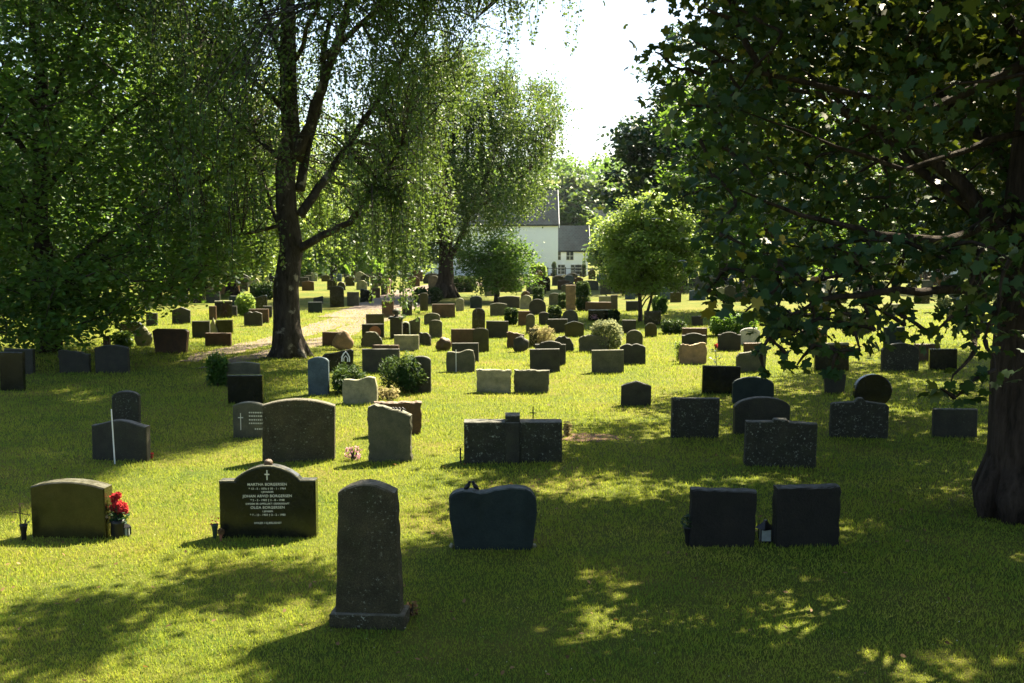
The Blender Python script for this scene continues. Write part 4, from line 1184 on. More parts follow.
# kind|x0|x1|top|base|material|label
TAB = '''
arch|308|329|357|395|S|tall blue-grey speckled headstone with arched top beside a leafy bush
rect|362|400|349|373|D|dark square-cut headstone behind the ferny bush
rect|372|399|345|362|R|brownish headstone edge showing over the dark square-cut one near the ferny bush
wave|342|378|376|404|P|pale grey headstone with wavy heart-shaped top in front of the ferny bush
arch|411|431|356|393|D|tall dark mossy headstone at the right flank of the ferny bush
rect|228|263|375|404|B|black rectangular headstone in birch shade right of the leafy dark shrub
low|225|260|362|386|G|grey wide headstone rising behind the black rectangular one in birch shade
rect|322|339|332|346|R|small brown square headstone just behind the tan boulder
rect|366|384|314|326|O|small olive block headstone behind the one with a reddish disc
rect|362|384|324|338|D|dark block headstone carrying a reddish round disc
hex|361|382|332|347|G|grey-green angular headstone in front of the reddish disc stone
rect|394|419|335|351|P|pale olive flat-topped headstone below the dark finialed pillar
boulder|415|432|332|346|D|dark hump-shaped headstone touching the pale olive flat-topped one
round|402|410|322|335|B|small black headstone with bright white arched outline
slope|408|420|317|335|G|grey headstone with steep slanted top right of the white-outlined black one
arch|424|440|313|325|G|grey-green round-shouldered headstone, upper of two overlapping by the path bend
arch|429|442|320|338|G|grey-green upright headstone, lower of two overlapping by the path bend
rect|382|394|301|318|R|brown upright headstone left of the trailing birch strands
rect|402|412|301|316|D|dark upright headstone right of the trailing birch strands
arch|420|428|293|311|O|narrow tall olive headstone standing in front of a dark clipped hedge
rect|432|455|304|318|R|dark brown wide headstone with flat top, in front of the forked birch
round|456|464|298|311|P|small pale round-topped headstone at the foot of the forked birch
rect|418|431|297|304|D|dark low headstone half hidden behind the narrow olive one
round|472|485|308|331|B|tall black headstone with bright rim, narrow and upright
rect|486|508|321|338|D|dark flat-topped headstone right below the tall black narrow one
rect|451|475|329|346|R|brown wide wing of a grave stone touching a taller mossy round-topped slab
arch|473|489|328|352|O|mossy round-topped slab joined to a wide brown headstone
rect|452|479|343|362|D|dark square headstone half hidden by the one with a white upright line
wave|446|475|349|372|G|bright-rimmed curved headstone crossed by a thin white upright line
rect|477|511|370|393|P|pale rough-hewn rectangular headstone, left of a smooth green-grey one
rect|514|549|370|393|G|smooth green-grey rectangular headstone beside the pale rough-hewn one
rect|530|560|349|372|D|dark rectangular headstone below the stepped-top one
shoulder|535|566|341|365|D|dark headstone with stepped shoulders behind a plain rectangular one
slopel|507|524|332|348|R|brownish rough headstone leaning behind the dark mossy boulder stone
round|526|535|314|334|G|narrow pillar-like grey headstone left of the two round clipped bushes
rect|529|537|329|347|O|narrow olive headstone at the left edge of the straw-coloured bush
rect|548|568|319|333|D|dark flat-topped headstone behind the low peaked green one
peak|565|584|321|337|O|low peaked green-brown headstone behind the white-flowering shrub
boulder|552|574|336|352|D|dark hump-shaped headstone behind the stepped-shoulder stone
arch|579|608|335|352|G|broad rough grey-green headstone partly hidden by the white-flowering shrub
rect|592|624|350|373|G|green-grey rectangular headstone directly below the white-flowering shrub
scallop|620|646|343|364|D|dark headstone with scalloped carved top in front of a round-topped one
round|626|643|330|347|G|mossy round-topped headstone rising behind the scalloped one
round|645|657|323|337|O|small olive round-topped headstone before the slim trunks of the rowan-like tree
rect|622|636|320|334|D|dark rectangular headstone left of the slim trunks of the small tree
rect|644|661|311|325|B|black square headstone with a shrub growing over its top
peak|621|651|381|406|D|dark headstone with small peaked top standing alone on open sunny lawn
rect|682|707|328|345|R|brown flat headstone behind a dark shouldered one
shoulder|682|706|333|349|D|dark shouldered headstone between a brown flat one and the tan wavy one
wave|679|707|342|364|T|tan brown wavy-topped headstone with a green sprig at its left
shoulder|718|741|332|351|D|dark headstone with low stepped top left of the whitish one
arch|740|760|328|345|W|whitish headstone with rounded corners near hanging maple leaves
rect|744|762|343|353|R|low dark red-brown headstone just in front of the whitish one
slope|736|766|348|372|G|grey-green headstone whose top slants up, under hanging maple leaves
rect|702|740|366|394|B|black rectangular headstone with a rose growing behind its top edge
arch|733|774|377|404|DS|dark blue-grey rounded headstone behind a wide black one
arch|734|790|397|435|D|wide dark headstone behind the one with a finial step, in shade
step|745|816|419|467|DL|large dark headstone with small stepped finial, in deep shade
rect|671|719|398|438|DL|square headstone covered with pale lichen spots at the shade edge
point|831|888|398|438|DL|broad dark headstone with small pointed centre in front of the disc
disc|853|892|374|408|B|black disc-shaped round headstone standing on edge
flare|824|846|373|394|D|small dark headstone wider at the top than at the foot
rect|815|849|345|371|B|black rectangular headstone with pale top edge below hanging maple leaves
rect|934|977|409|438|D|dark rectangular headstone beside the large maple trunk
rect|930|957|349|370|B|black square headstone in shade, nearer to the maple trunk than its neighbour
rect|915|940|344|361|R|dark reddish headstone behind the black square one near the maple trunk
rect|884|905|327|350|DS|bluish upright headstone behind the wide black lichened one
arch|882|919|343|371|DL|wide black headstone with lichen below a bluish upright one
arch|800|827|328|346|R|brownish low headstone with rounded corners among hanging maple leaves
rect|835|858|310|325|G|grey rectangular headstone with pale ledge on top, behind hanging leaves
arch|812|824|313|325|R|small brown headstone left of the grey one with the pale ledge
rect|815|829|305|317|B|small black headstone left of the obelisk base
rect|848|872|318|334|D|dark wide headstone seen between hanging maple leaf clusters
rect|884|902|304|316|P|pale headstone just beyond the gap in the maple leaves
arch|947|965|306|322|O|mossy round-cornered headstone before a pale shrub
rect|950|966|292|300|G|grey flat headstone between two pale shrubs
slopel|59|90|350|373|D|dark headstone with rounded slanting top near the sweeping broadleaf tree
low|95|129|345|373|D|dark wide headstone with low peak, in front of a brown post-like one
rect|103|110|336|352|R|brown post-like headstone rising behind the dark low-peaked one
rect|0|24|352|391|B|large black headstone cut by the picture edge
rect|4|34|349|374|D|dark headstone with bright sunlit side behind the large black edge one
flare|152|189|329|353|R|dark brown headstone wider at its top, alone on the sunny strip
arch|119|142|321|336|B|black curved headstone half behind the pale leaning boulder
rect|146|157|313|326|D|small dark square headstone under the low tree branches
gable|172|190|307|324|D|dark gabled headstone with a bright rim near the low branches
rect|192|210|321|338|D|dark square headstone left of the pale pointed monument
rect|205|231|333|346|R|reddish brown block headstone in front of the pale pointed monument
rect|216|233|320|334|O|olive flat headstone behind the reddish brown block
rect|209|216|306|320|R|narrow brown pillar headstone behind the pale pointed monument
rect|215|232|302|318|B|black square headstone with bright top behind the narrow brown pillar
rect|230|237|306|317|D|small dark headstone between black square one and the yellow-green shrub
scallop|244|262|311|326|D|dark headstone with three-lobed top right of the yellow-green shrub
rect|249|269|309|323|R|brown flat headstone behind the three-lobed dark one
rect|263|272|306|318|D|dark narrow headstone edge beside the thick birch trunk
slope|249|267|295|310|B|black slanting headstone behind the three-lobed one
rect|273|281|291|306|R|brown upright headstone just left of the thick birch trunk
rect|308|322|302|313|DS|bluish green square headstone just right of the thick birch trunk
slope|313|323|296|304|D|dark slanted headstone above the bluish green square one
arch|330|344|286|307|B|tall black headstone topped by pale flowers beyond the birch trunk
rect|347|359|292|306|G|grey-green square headstone beyond the path, right of the tall black one
slopel|360|372|289|302|B|black slanted headstone beside the gravel path
rect|372|380|288|298|R|brown square headstone by the gravel path near the walking figure
rect|381|387|285|295|D|dark small headstone immediately left of the walking figure
rect|229|240|296|306|DS|bluish black headstone right of the tan capped wall
rect|178|188|290|303|D|dark square headstone left of the tan capped wall, under low branches
rect|190|205|289|303|B|wide black headstone in front of the tan capped wall
arch|206|220|289|303|D|dark round-cornered headstone before the tan capped wall
round|529|546|299|315|D|dark disc-topped headstone on a broad foot, centre of the far field
rect|518|530|311|326|R|reddish-topped headstone left of the narrow pillar-like grey one
arch|539|549|312|325|D|small dark arched headstone between two clipped round bushes
round|562|578|310|324|G|round-topped grey headstone right of the clipped round bush
rect|566|576|285|310|T|tall tan column-like headstone beside a dark conical evergreen
rect|588|612|310|321|B|long black headstone with pink flowers at its end
rect|585|611|302|311|R|long reddish low headstone behind the black one with pink flowers
round|520|532|295|309|P|pale round-topped headstone left of the dark clipped evergreen column
round|521|530|291|297|R|small reddish round headstone directly over the pale round-topped one
arch|549|560|293|305|G|grey arched headstone left of the small round evergreen
rect|599|611|296|304|P|pale square headstone behind the long reddish low one
rect|611|618|295|310|G|grey upright headstone at the end of the long reddish low one
low|490|507|303|316|G|grey low-arched headstone in front of the small dark tree
low|498|520|296|308|D|dark wide headstone in the shade of the small dark tree
arch|470|482|296|308|DS|bluish arched headstone left of the small dark tree trunk
rect|626|640|301|311|D|dark square headstone behind the slim trunks, on bright grass
rect|692|703|316|326|D|small dark headstone hidden behind the first low maple leaves
'''
for line in TAB.strip().split('\n'):
    kd, a, b, c_, d, mt, lab = line.split('|')
    nm = 'headstone'
    o, s, w, h, t = headstone(kd, float(a), float(b), float(c_), float(d), mt, lab, rough=.015 if 'rough' in lab else None)
    if 'thin white upright line' in lab:
        m = MB(); m.box(-w * .16, -w * .14, -t / 2 - .012, -t / 2 - .001, 0, h * .98); m.build('stake', MATS['white_paint'], o)
    if 'white arched outline' in lab:
        m = MB(); ol = outline('round', w * .98, h, R); m.tube([(p[0], -t / 2 - .01, max(p[1], 0)) for p in ol], .022, 6); m.build('rim', MATS['white_paint'], o)
    if 'reddish round disc' in lab:
        m = MB(); m.tube([(w * .1, -t / 2 - .05, h * .42), (w * .1, -t / 2 + .01, h * .42)], .2, 16); m.build('disc', MATS['terracotta'], o)
    if 'pale ledge' in lab or 'pale top edge' in lab or 'bright top' in lab:
        m = MB(); m.box(-w * .5, w * .5, -t * .55, t * .55, h + .003, h + .05, .01); m.build('cap', MATS['P'], o)

# boulders
for (x0, x1, yt, yb, mt, lab) in [(333, 353, 331, 350, 'T', 'tan pointed boulder headstone glowing in the sun behind the church-window stone'), (133, 152, 326, 346, 'P', 'pale leaning boulder headstone in front of a black curved one'),
                                  (512, 529, 336, 352, 'D', 'dark mossy boulder headstone with rounded top on the sunny lawn'), (436, 451, 337, 351, 'R', 'small dark brown boulder headstone left of the brown wide wing'),
                                  (160, 169, 347, 351, 'G', 'tiny grey field stone near the foot of the flared brown headstone')]:
    if x1 - x0 > 9.5: headstone('rock', x0, x1, yt, yb, mt, lab)

# dark pillar with finial
p = G(396.5, 338); s = ppm(p); r0 = empty('pillar_monument', p); tag(r0, 'dark square pillar monument crowned by an urn finial, wrapped by birch strands', 'monument')
m = MB(); m.box(-.19, .19, -.17, .17, -.05, .62, .01); m.build('shaft', MATS['D'], r0)
m = MB(); m.box(-.24, .24, -.22, .22, .623, .70, .02); m.build('cornice', MATS['D'], r0)
m = MB(); m.lathe([(.1, .70), (.05, .74), (.13, .82), (.14, .88), (.07, .93), (.02, .98)], 12); m.build('finial', MATS['D'], r0, smooth_=True)
# obelisk
p = G(830, 307); s = ppm(p); r0 = empty('obelisk', p); tag(r0, 'pale stone obelisk on a wide grey base seen through maple leaves', 'obelisk')
m = MB(); W = 16 / s / 2; m.box(-W, W, -W * .8, W * .8, -.05, 15 / s, .02); m.build('base', MATS['G'], r0)
m = MB(); m.tube([(0, 0, 15 / s), (0, 0, 27 / s), (0, 0, 29 / s)], [4.2 / s * 1.2, 3.2 / s * 1.1, .01], 4); m.build('shaft', MATS['P'], r0)
# pale pointed monument
p = G(213.5, 334); s = ppm(p); r0 = empty('pointed_monument', p); tag(r0, 'pale pointed grave monument with splayed foot beside dark block headstones', 'monument')
m = MB(); a = 5.5 / s
m.add([(-a, -.12, -.03), (a, -.12, -.03), (a, .12, -.03), (-a, .12, -.03), (-a * .35, -.07, 11 / s), (a * .35, -.07, 11 / s), (a * .35, .07, 11 / s), (-a * .35, .07, 11 / s), (0, 0, 17 / s)],
      [(3, 2, 1, 0), (0, 1, 5, 4), (1, 2, 6, 5), (2, 3, 7, 6), (3, 0, 4, 7), (4, 5, 8), (5, 6, 8), (6, 7, 8), (7, 4, 8)])
m.build('shaft', MATS['P'], r0)
# tan brick wall with white-capped pillars
p = G(218, 296); s = ppm(p); p.y += 2; p.z = gz(p.x, p.y); r0 = empty('brick_gate_wall', p); tag(r0, 'low tan brick wall with two white-capped pillars behind the graves', 'wall')
m = MB(); m.box(-10 / s, 5.8 / s, -.12, .12, -.1, 9 / s); m.build('wall_panel', MATS['brick_tan'], r0)
for dx in (-10.5, 9):
    m = MB(); m.box(dx / s - .2, dx / s + .2, -.2, .2, -.1, 11 / s); q = m.build('pillar', MATS['brick_tan'], r0)
    m = MB(); m.add([(dx / s - .27, -.27, 11 / s + .003), (dx / s + .27, -.27, 11 / s + .003), (dx / s + .27, .27, 11 / s + .003), (dx / s - .27, .27, 11 / s + .003), (dx / s, 0, 11 / s + .25)], [(3, 2, 1, 0), (0, 1, 4), (1, 2, 4), (2, 3, 4), (3, 0, 4)]); m.build('cap', MATS['white_paint'], q)
m = MB(); m.box(10.2 / s, 17 / s, -.1, .1, -.1, 3 / s, .02); m.build('low_wall', MATS['P'], r0)

# ---- distant graves by zone, every one a look of its own in its zone
KW = [('square-topped', 'rect'), ('round-topped', 'round'), ('low arched', 'low'), ('peaked', 'gable'), ('rough humped', 'boulder'), ('broad-shouldered', 'shoulder')]
CW = [('dark', 'D'), ('grey', 'G'), ('pale', 'P'), ('brown', 'R'), ('bluish', 'S'), ('black', 'B'), ('olive', 'O')]
ZN = [(150, 285, 279, 296, 16, 'behind the capped brick wall'), (303, 388, 274, 292, 26, 'in rows seen between big birch and path'), (398, 478, 276, 290, 12, 'by the path and forked birch'),
      (480, 560, 273, 296, 26, 'in rows under the church annex, nearer the dark tree'), (555, 625, 273, 297, 26, 'in rows before the annex, beyond the conical evergreen'), (600, 730, 284, 303, 18, 'behind the small round-crowned tree'),
      (725, 868, 278, 303, 24, 'in shaded rows around the obelisk'), (862, 1010, 276, 304, 40, 'in far rows before the white house')]
def hits(x0, x1, yt, yb):
    for a, b, c_, d in ALL:
        if min(b, x1) - max(a, x0) > 1 and abs(yb - d) < 2.5: return True
    return False
for zi, (xa, xb, ya, yb, n, ph) in enumerate(ZN):
    rr = random.Random(100 + zi)
    combos = [(k, c_) for k in KW for c_ in CW]; rr.shuffle(combos)
    made = 0; tr = 0
    while made < n and tr < 4000:
        tr += 1
        y = rr.uniform(ya, yb); x = rr.uniform(xa, xb)
        g = G(x, y); s = ppm(g)
        (kw, kd), (cw, mt) = combos[made]
        w = rr.uniform(.45, .85) * s; h = rr.uniform(.6, .95) * s
        if kd in ('low', 'shoulder', 'boulder'): w *= 1.25; h *= .8
        if tr < 2500 and hits(x - w / 2, x + w / 2, y - h, y): continue
        headstone(kd, x - w / 2, x + w / 2, y - h, y, mt, '%s %s headstone %s' % (cw, kw, ph), group='distant headstones', rough=0.02 if kd == 'boulder' else 0)
        made += 1

# ------------------------------------------------------------------ bushes and plants
bush('fern_bush', 382, 424, 358, 394, 'conifer', 'bushy fern-like shrub between dark square-cut and tall mossy headstones', n=5200, ls=.07, tmpl=T_BLADE * np.array([2.0, 1.6, 1]), round_=1, depth=1.0, spiky=True)
bush('juniper_bush', 328, 362, 368, 395, 'conifer', 'spreading juniper bush between the blue-grey stone and the pale wavy one', n=3800, ls=.07, tmpl=T_BLADE * np.array([2.0, 1.6, 1]), round_=1, depth=.8, spiky=True)
bush('flowering_shrub', 592, 624, 321, 352, 'pale_flower_leaf', 'white-flowering shrub above a green-grey rectangular headstone', n=2600, ls=.07, petals=('pale_flower_leaf', 500, .06))
bush('straw_shrub', 530, 554, 327, 347, 'dry_stem', 'loose straw-coloured shrub behind the dark boulder headstone', n=900, ls=.08, tmpl=T_BLADE * np.array([2.2, 2.2, 1]), spiky=True)
bush('shade_shrub', 207, 226, 356, 387, 'linden_leaf', 'leafy dark shrub next to the black and grey headstones in birch shade', n=1100, ls=.08, spiky=True, tmpl=T_BLADE * np.array([3.2, 2.2, 1]))
bush('yellow_shrub', 234, 253, 294, 316, 'light_leaf', 'yellow-green young shrub beside the three-lobed headstone', n=1500, ls=.11)
bush('clipped_evergreen', 533, 544, 287, 303, 'conifer', 'dark clipped evergreen column with bright top behind the disc-topped headstone', n=2200, ls=.09, round_=.2, tmpl=T_BLADE * 2)
bush('conical_evergreen', 576, 590, 282, 311, 'conifer', 'tall dark conical evergreen beside the tan column-like headstone', n=4200, ls=.09, round_=.35, tmpl=T_BLADE * 2)
bush('boxwood_ball', 504, 518, 308, 325, 'conifer', 'round clipped boxwood with lit top, left of the disc-topped headstone', n=2600, ls=.07, round_=.5)
bush('boxwood_ball', 548, 562, 306, 323, 'conifer', 'round clipped boxwood with lit top, right of the disc-topped headstone', n=2600, ls=.07, round_=.5)
bush('boxwood_ball', 558, 567, 293, 309, 'conifer', 'small round evergreen tight against the tan column-like headstone', n=1500, ls=.07, round_=.5)
bush('clipped_hedge', 452, 476, 276, 292, 'conifer', 'rounded clipped hedge with bright top right of the forked birch', n=3000, ls=.13, round_=.4, cat='hedge')
bush('clipped_hedge', 412, 441, 288, 303, 'conifer', 'dark clipped hedge behind the narrow tall olive headstone', n=3200, ls=.1, round_=.3, cat='hedge')
bush('low_shrub', 662, 686, 320, 334, 'conifer', 'low dark planted shrub right of the small olive round headstone', n=2200, ls=.07, round_=.5)
bush('low_shrub', 713, 758, 315, 337, 'linden_leaf', 'broad dark shrub behind the shouldered and whitish headstones', n=4200, ls=.09, round_=.5)
bush('low_shrub', 652, 668, 296, 314, 'linden_leaf', 'shrub sprouting behind the black square headstone near the slim trunks', n=1800, ls=.09)
bush('low_shrub', 529, 547, 264, 279, 'light_leaf', 'yellow-flowering bush in front of the church wall', n=2200, ls=.2)
bush('low_shrub', 250, 275, 282, 300, 'conifer', 'dark round bush left of the big birch trunk', n=2200, ls=.12)
bush('pale_shrub', 938, 952, 296, 309, 'pale_flower_leaf', 'small pale shrub left of the grey flat headstone far right', n=1100, ls=.1)
bush('pale_shrub', 962, 977, 294, 308, 'pale_flower_leaf', 'small pale shrub close to the big maple trunk in the far rows', n=1100, ls=.1)
bush('low_shrub', 608, 620, 310, 322, 'conifer', 'dark low shrub at the end of the long black headstone', n=1300, ls=.07)
bush('flower_posy', 590, 598, 314, 321, 'pink_petal', 'pink flower cluster at the end of the long black headstone', cat='flowers', n=260, ls=.06)
bush('young_shrub', 112, 132, 332, 348, 'light_leaf', 'bright leafy undergrowth at the foot of the sweeping broadleaf tree', n=900, ls=.1)
bush('flower_posy', 344, 362, 447, 461, 'pink_petal', 'small pinkish heather plant left of the mossy sloping headstone', cat='flowers', n=160, ls=.035)
bush('grass_tuft', 376, 399, 388, 400, 'dry_stem', 'dry yellow plant tuft right of the pale wavy headstone', cat='plant', n=240, ls=.07, spiky=True)
bush('flower_posy', 563, 571, 422, 437, 'dry_stem', 'withered plant beside the wide raised-block headstone', cat='plant', n=160, ls=.05, spiky=True)
bush('green_sprig', 675, 682, 340, 361, 'light_leaf', 'green sprig plant at the left edge of the tan wavy headstone', cat='plant', n=200, ls=.05)
bush('flower_posy', 148, 153, 452, 460, 'red_petal', 'tiny red and yellow flowers right of the dark stake headstone', cat='flowers', n=70, ls=.03)
bush('low_plant', 404, 418, 603, 617, 'dead_leaf', 'withered brown plant at the base of the tall weathered headstone', cat='plant', n=70, ls=.035, depth=.1)

# bare soil patch
p = G(588, 437.5); V = [(0, 0, .016)]; rr = random.Random(3)
for k in range(28):
    a = k / 28 * 6.283; r = rr.uniform(.8, 1.1); V.append((math.cos(a) * .52 * r, math.sin(a) * .42 * r, .006))
me = bpy.data.meshes.new('soil'); me.from_pydata(V, [], [(0, k + 1, (k + 1) % 28 + 1) for k in range(28)]); me.update()
tag(link('soil_patch', me, MATS['soil'], None, p), kind='structure')

# ------------------------------------------------------------------ grave ornaments
def vase(px, yb, h, mat, label, cat='vase', name='grave_vase', petals=None, n=120, fs=.028, twigcross=False, twigs=0):
    p = G(px, yb); r0 = empty(name, p); tag(r0, label, cat)
    m = MB(); m.lathe([(h * .13, -.02), (h * .15, 0), (h * .17, h * .5), (h * .24, h * .9), (h * .27, h), (h * .24, h * 1.0), (h * .15, h * .8)], 14); m.build('pot', MATS[mat], r0, smooth_=True)
    rr = random.Random(int(px))
    if twigs:
        m = MB()
        for k in range(twigs):
            a = rr.uniform(0, 6.28); m.tube([(0, 0, h * .7), (math.cos(a) * .03, math.sin(a) * .02, h * 1.2), (math.cos(a) * .09, math.sin(a) * .05, h * rr.uniform(1.3, 1.8))], [.004, .003, .002], 4)
        m.build('stem', MATS['young_bark'], r0)
    if petals:
        m_ = NR.normal(size=(n, 3)); m_ /= np.linalg.norm(m_, axis=1)[:, None]
        leaves('blossom', m_ * h * .35 + np.array([0, 0, h * 1.25]), fs, T_OVAL, petals, r0, None)
    return r0
r0 = vase(24, 540, .17, 'iron', 'dark pot with twig cross left of the olive brown headstone', twigs=5, petals='pale_flower_leaf', n=30, fs=.02)
m = MB(); m.tube([(-.03, 0, .1), (-.03, 0, .40)], .006, 5); m.tube([(-.13, 0, .31), (.08, 0, .27)], .005, 5); m.build('twig_cross', MATS['young_bark'], r0)
vase(215, 538, .15, 'green_pot', 'green pointed vase with orange flowers left of the inscribed black headstone', petals='red_petal', n=26, fs=.022)
vase(221, 541, .08, 'terracotta', 'small brown pot plant at the foot of the inscribed black headstone', cat='flower pot', name='flower_pot', petals='dead_leaf', n=110, fs=.035)
vase(688, 545, .2, 'iron', 'dark vase with drooping plant left of the square black headstones', petals='dark_leaf', n=120, fs=.035, twigs=4)
vase(471, 469 - 6, .05, 'iron', 'short dark candle cup by the wide raised-block headstone', cat='candle cup', name='candle_cup') if False else None
p = G(460.5, 463); m = MB(); m.tube([(0, 0, -.03), (0, 0, .22)], .012, 7); tag(m.build('short_post', MATS['young_bark'], None, p), 'short brown peg left of the wide raised-block headstone', 'peg')
p = G(717.5, 350); m = MB(); m.tube([(0, 0, -.03), (0, 0, .2)], .015, 6); tag(m.build('short_post', MATS['young_bark'], None, p), 'tiny dark peg left of the low stepped-top headstone', 'peg')
# red flowers in a holder with little lantern
p = G(118, 537); r0 = empty('flower_bouquet', p); tag(r0, 'bright red flower bouquet in a dark holder beside the olive brown headstone', 'bouquet')
m = MB(); m.lathe([(.07, -.02), (.075, 0), (.07, .15), (.085, .2), (.07, .19)], 12); m.build('holder', MATS['iron'], r0, smooth_=True)
m = MB(); rr = random.Random(2)
for k in range(9): a = k * .7; m.tube([(0, 0, .12), (math.cos(a) * .05, math.sin(a) * .04, .27), (math.cos(a) * .1, math.sin(a) * .06, .36)], .004, 4)
m.build('stem', MATS['green_pot'], r0)
P = []
for cx, cz, r in ((-.03, .47, .06), (.0, .40, .07), (.07, .36, .07), (.1, .32, .05), (-.04, .35, .06), (.03, .31, .06), (.02, .5, .04)):
    v = NR.normal(size=(130, 3)); v /= np.linalg.norm(v, axis=1)[:, None]; P.append(v * r * .8 * NR.uniform(.5, 1, (130, 1)) + np.array([cx * .8, 0, cz * .92]))
leaves('blossom', np.concatenate(P), .035, T_OVAL, 'red_petal', r0, None, .1, 0)
leaves('foliage', NR.normal(size=(140, 3)) * np.array([.05, .05, .04]) + np.array([.01, 0, .24]), .05, T_OVAL, 'dark_leaf', r0)
def lantern(p, h, label):
    r0 = empty('grave_lantern', p); tag(r0, label, 'lantern'); w = h * .24
    m = MB(); m.box(-w * 1.1, w * 1.1, -w * 1.1, w * 1.1, -.02, h * .08, .004)
    for sx in (-1, 1):
        for sy in (-1, 1): m.box(sx * w - .006, sx * w + .006, sy * w - .006, sy * w + .006, h * .08, h * .62)
    m.build('frame', MATS['iron'], r0)
    m = MB(); m.box(-w * .85, w * .85, -w * .85, w * .85, h * .085, h * .61); m.build('glass', MATS['lamp_glass'], r0)
    m = MB(); m.tube([(0, 0, h * .62), (0, 0, h * .66), (0, 0, h * .86), (0, 0, h * .9), (0, 0, h)], [w * 1.9, w * 1.8, w * .6, w * .5, w * .35], 4); m.build('roof', MATS['iron'], r0)
    m = MB(); m.tube([(-w * .3, 0, h), (-w * .2, 0, h * 1.1), (w * .2, 0, h * 1.1), (w * .3, 0, h)], .004, 5); m.build('handle', MATS['iron'], r0)
lantern(G(765, 542), .24, 'dark lantern with pale glass standing between the two square black headstones')
lantern(G(126, 536), .16, 'small dark grave light right of the red flower bouquet')
for px, py, lab in ((773, 541, 'white paper-like scrap beside the lantern between black headstones'), (689, 541, 'white scrap near the dark vase')): pass
p = G(533, 440); m = MB(); m.tube([(0, 0, -.03), (0, 0, .63)], .009, 5); m.tube([(-.055, 0, .53), (.055, 0, .53)], .008, 5)
p = G(533, 447); tag(m.build('iron_cross', MATS['iron'], None, p), 'thin iron cross rising behind the wide raised-block headstone', 'cross')
p = G(716, 389); p.y += .1; r0 = empty('rose_plant', p); tag(r0, 'single rose stem behind the top edge of the black rectangular headstone', 'rose')
m = MB(); m.tube([(0, 0, -.02), (.02, 0, .5), (-.01, 0, .92)], .008, 5); m.build('stem', MATS['green_pot'], r0)
leaves('foliage', NR.normal(size=(26, 3)) * np.array([.06, .03, .12]) + np.array([0, 0, .72]), .07, T_OVAL, 'dark_leaf', r0)
leaves('blossom', NR.normal(size=(24, 3)) * .02 + np.array([0, 0, .93]), .05, T_OVAL, 'red_petal', r0)

# ------------------------------------------------------------------ walking figure
p = G(388.5, 294); s = ppm(p); k = 17.5 / s / 1.7
r0 = empty('person', p); tag(r0, 'distant person in pale pink top and tan trousers walking on the gravel path', 'person')
def skin_obj(name, verts, edges, radii, mat, parent):
    bm = bmesh.new()
    lay = bm.verts.layers.skin.verify()
    vs = [bm.verts.new(Vector(v) * k) for v in verts]
    for i, v in enumerate(vs):
        v[lay].radius = (radii[i] * k, radii[i] * k)
        v[lay].use_root = (i == 0)
    for a, b in edges: bm.edges.new((vs[a], vs[b]))
    me = bpy.data.meshes.new(name); bm.to_mesh(me); bm.free()
    tmp = bpy.data.objects.new('tmp', me); COL.objects.link(tmp)
    tmp.modifiers.new('s', 'SKIN'); u = tmp.modifiers.new('u', 'SUBSURF'); u.levels = 1
    dg = bpy.context.evaluated_depsgraph_get()
    m2 = bpy.data.meshes.new_from_object(tmp.evaluated_get(dg)); bpy.data.objects.remove(tmp)
    m2.materials.clear()
    return link(name, m2, MATS[mat], parent, None, 0, True)
bv = [(0, 0, .95), (0, 0, 1.2), (0, 0, 1.4), (0, -.01, 1.5), (0, -.02, 1.6), (0, -.02, 1.68),
      (.18, 0, 1.38), (.24, -.02, 1.12), (.22, -.12, .9), (-.18, 0, 1.38), (-.24, .02, 1.12), (-.22, .06, .88),
      (.09, 0, .9), (.11, -.1, .5), (.11, -.02, .06), (.11, -.14, .03), (-.09, 0, .9), (-.1, .06, .5), (-.1, .16, .08), (-.1, .05, .03)]
be = [(0, 1), (1, 2), (2, 3), (3, 4), (4, 5), (2, 6), (6, 7), (7, 8), (2, 9), (9, 10), (10, 11), (0, 12), (12, 13), (13, 14), (14, 15), (0, 16), (16, 17), (17, 18), (18, 19)]
br = [.14, .14, .13, .055, .09, .07, .06, .045, .035, .06, .045, .035, .085, .06, .04, .035, .085, .06, .04, .035]
skin_obj('body', bv, be, br, 'skin', r0)
skin_obj('shirt', [bv[i] for i in (0, 1, 2, 6, 7, 9, 10)], [(0, 1), (1, 2), (2, 3), (3, 4), (2, 5), (5, 6)], [.17, .17, .16, .085, .07, .085, .07], 'pink_cloth', r0)
skin_obj('trousers', [bv[i] for i in (0, 12, 13, 14, 16, 17, 18)], [(0, 1), (1, 2), (2, 3), (0, 4), (4, 5), (5, 6)], [.155, .105, .085, .07, .105, .085, .07], 'tan_cloth', r0)
skin_obj('hair', [(0, .03, 1.62), (0, .03, 1.72)], [(0, 1)], [.09, .08], 'hair', r0)

# ------------------------------------------------------------------ church
CD = 182.0
def cx_(px): return (px - 512) / F * CD
def cz_(py): return AT(512, py, CD).z
zb = gz(cx_(540), CD) - 1.0
cb = Vector((cx_(553), CD, 0))
r0 = empty('church', (cb.x, cb.y, zb)); tag(r0, 'white church with steep dark slate roof, partly hidden by the birches', 'church')
x0 = cx_(398) - cb.x; x1 = 0.8; wd = 11.0
ze = cz_(224) - zb; zr = cz_(190) - zb
m = MB(); V = [(x0, 0, 0), (x1, 0, 0), (x1, wd, 0), (x0, wd, 0), (x0, 0, ze), (x1, 0, ze), (x1, wd, ze), (x0, wd, ze), (x0, wd / 2, zr - .12), (x1, wd / 2, zr - .12)]
m.add(V, [(0, 1, 5, 4), (2, 3, 7, 6), (3, 0, 4, 8, 7), (1, 2, 6, 9, 5), (0, 3, 2, 1)])
m.build('wall', MATS['white_wall'], r0)
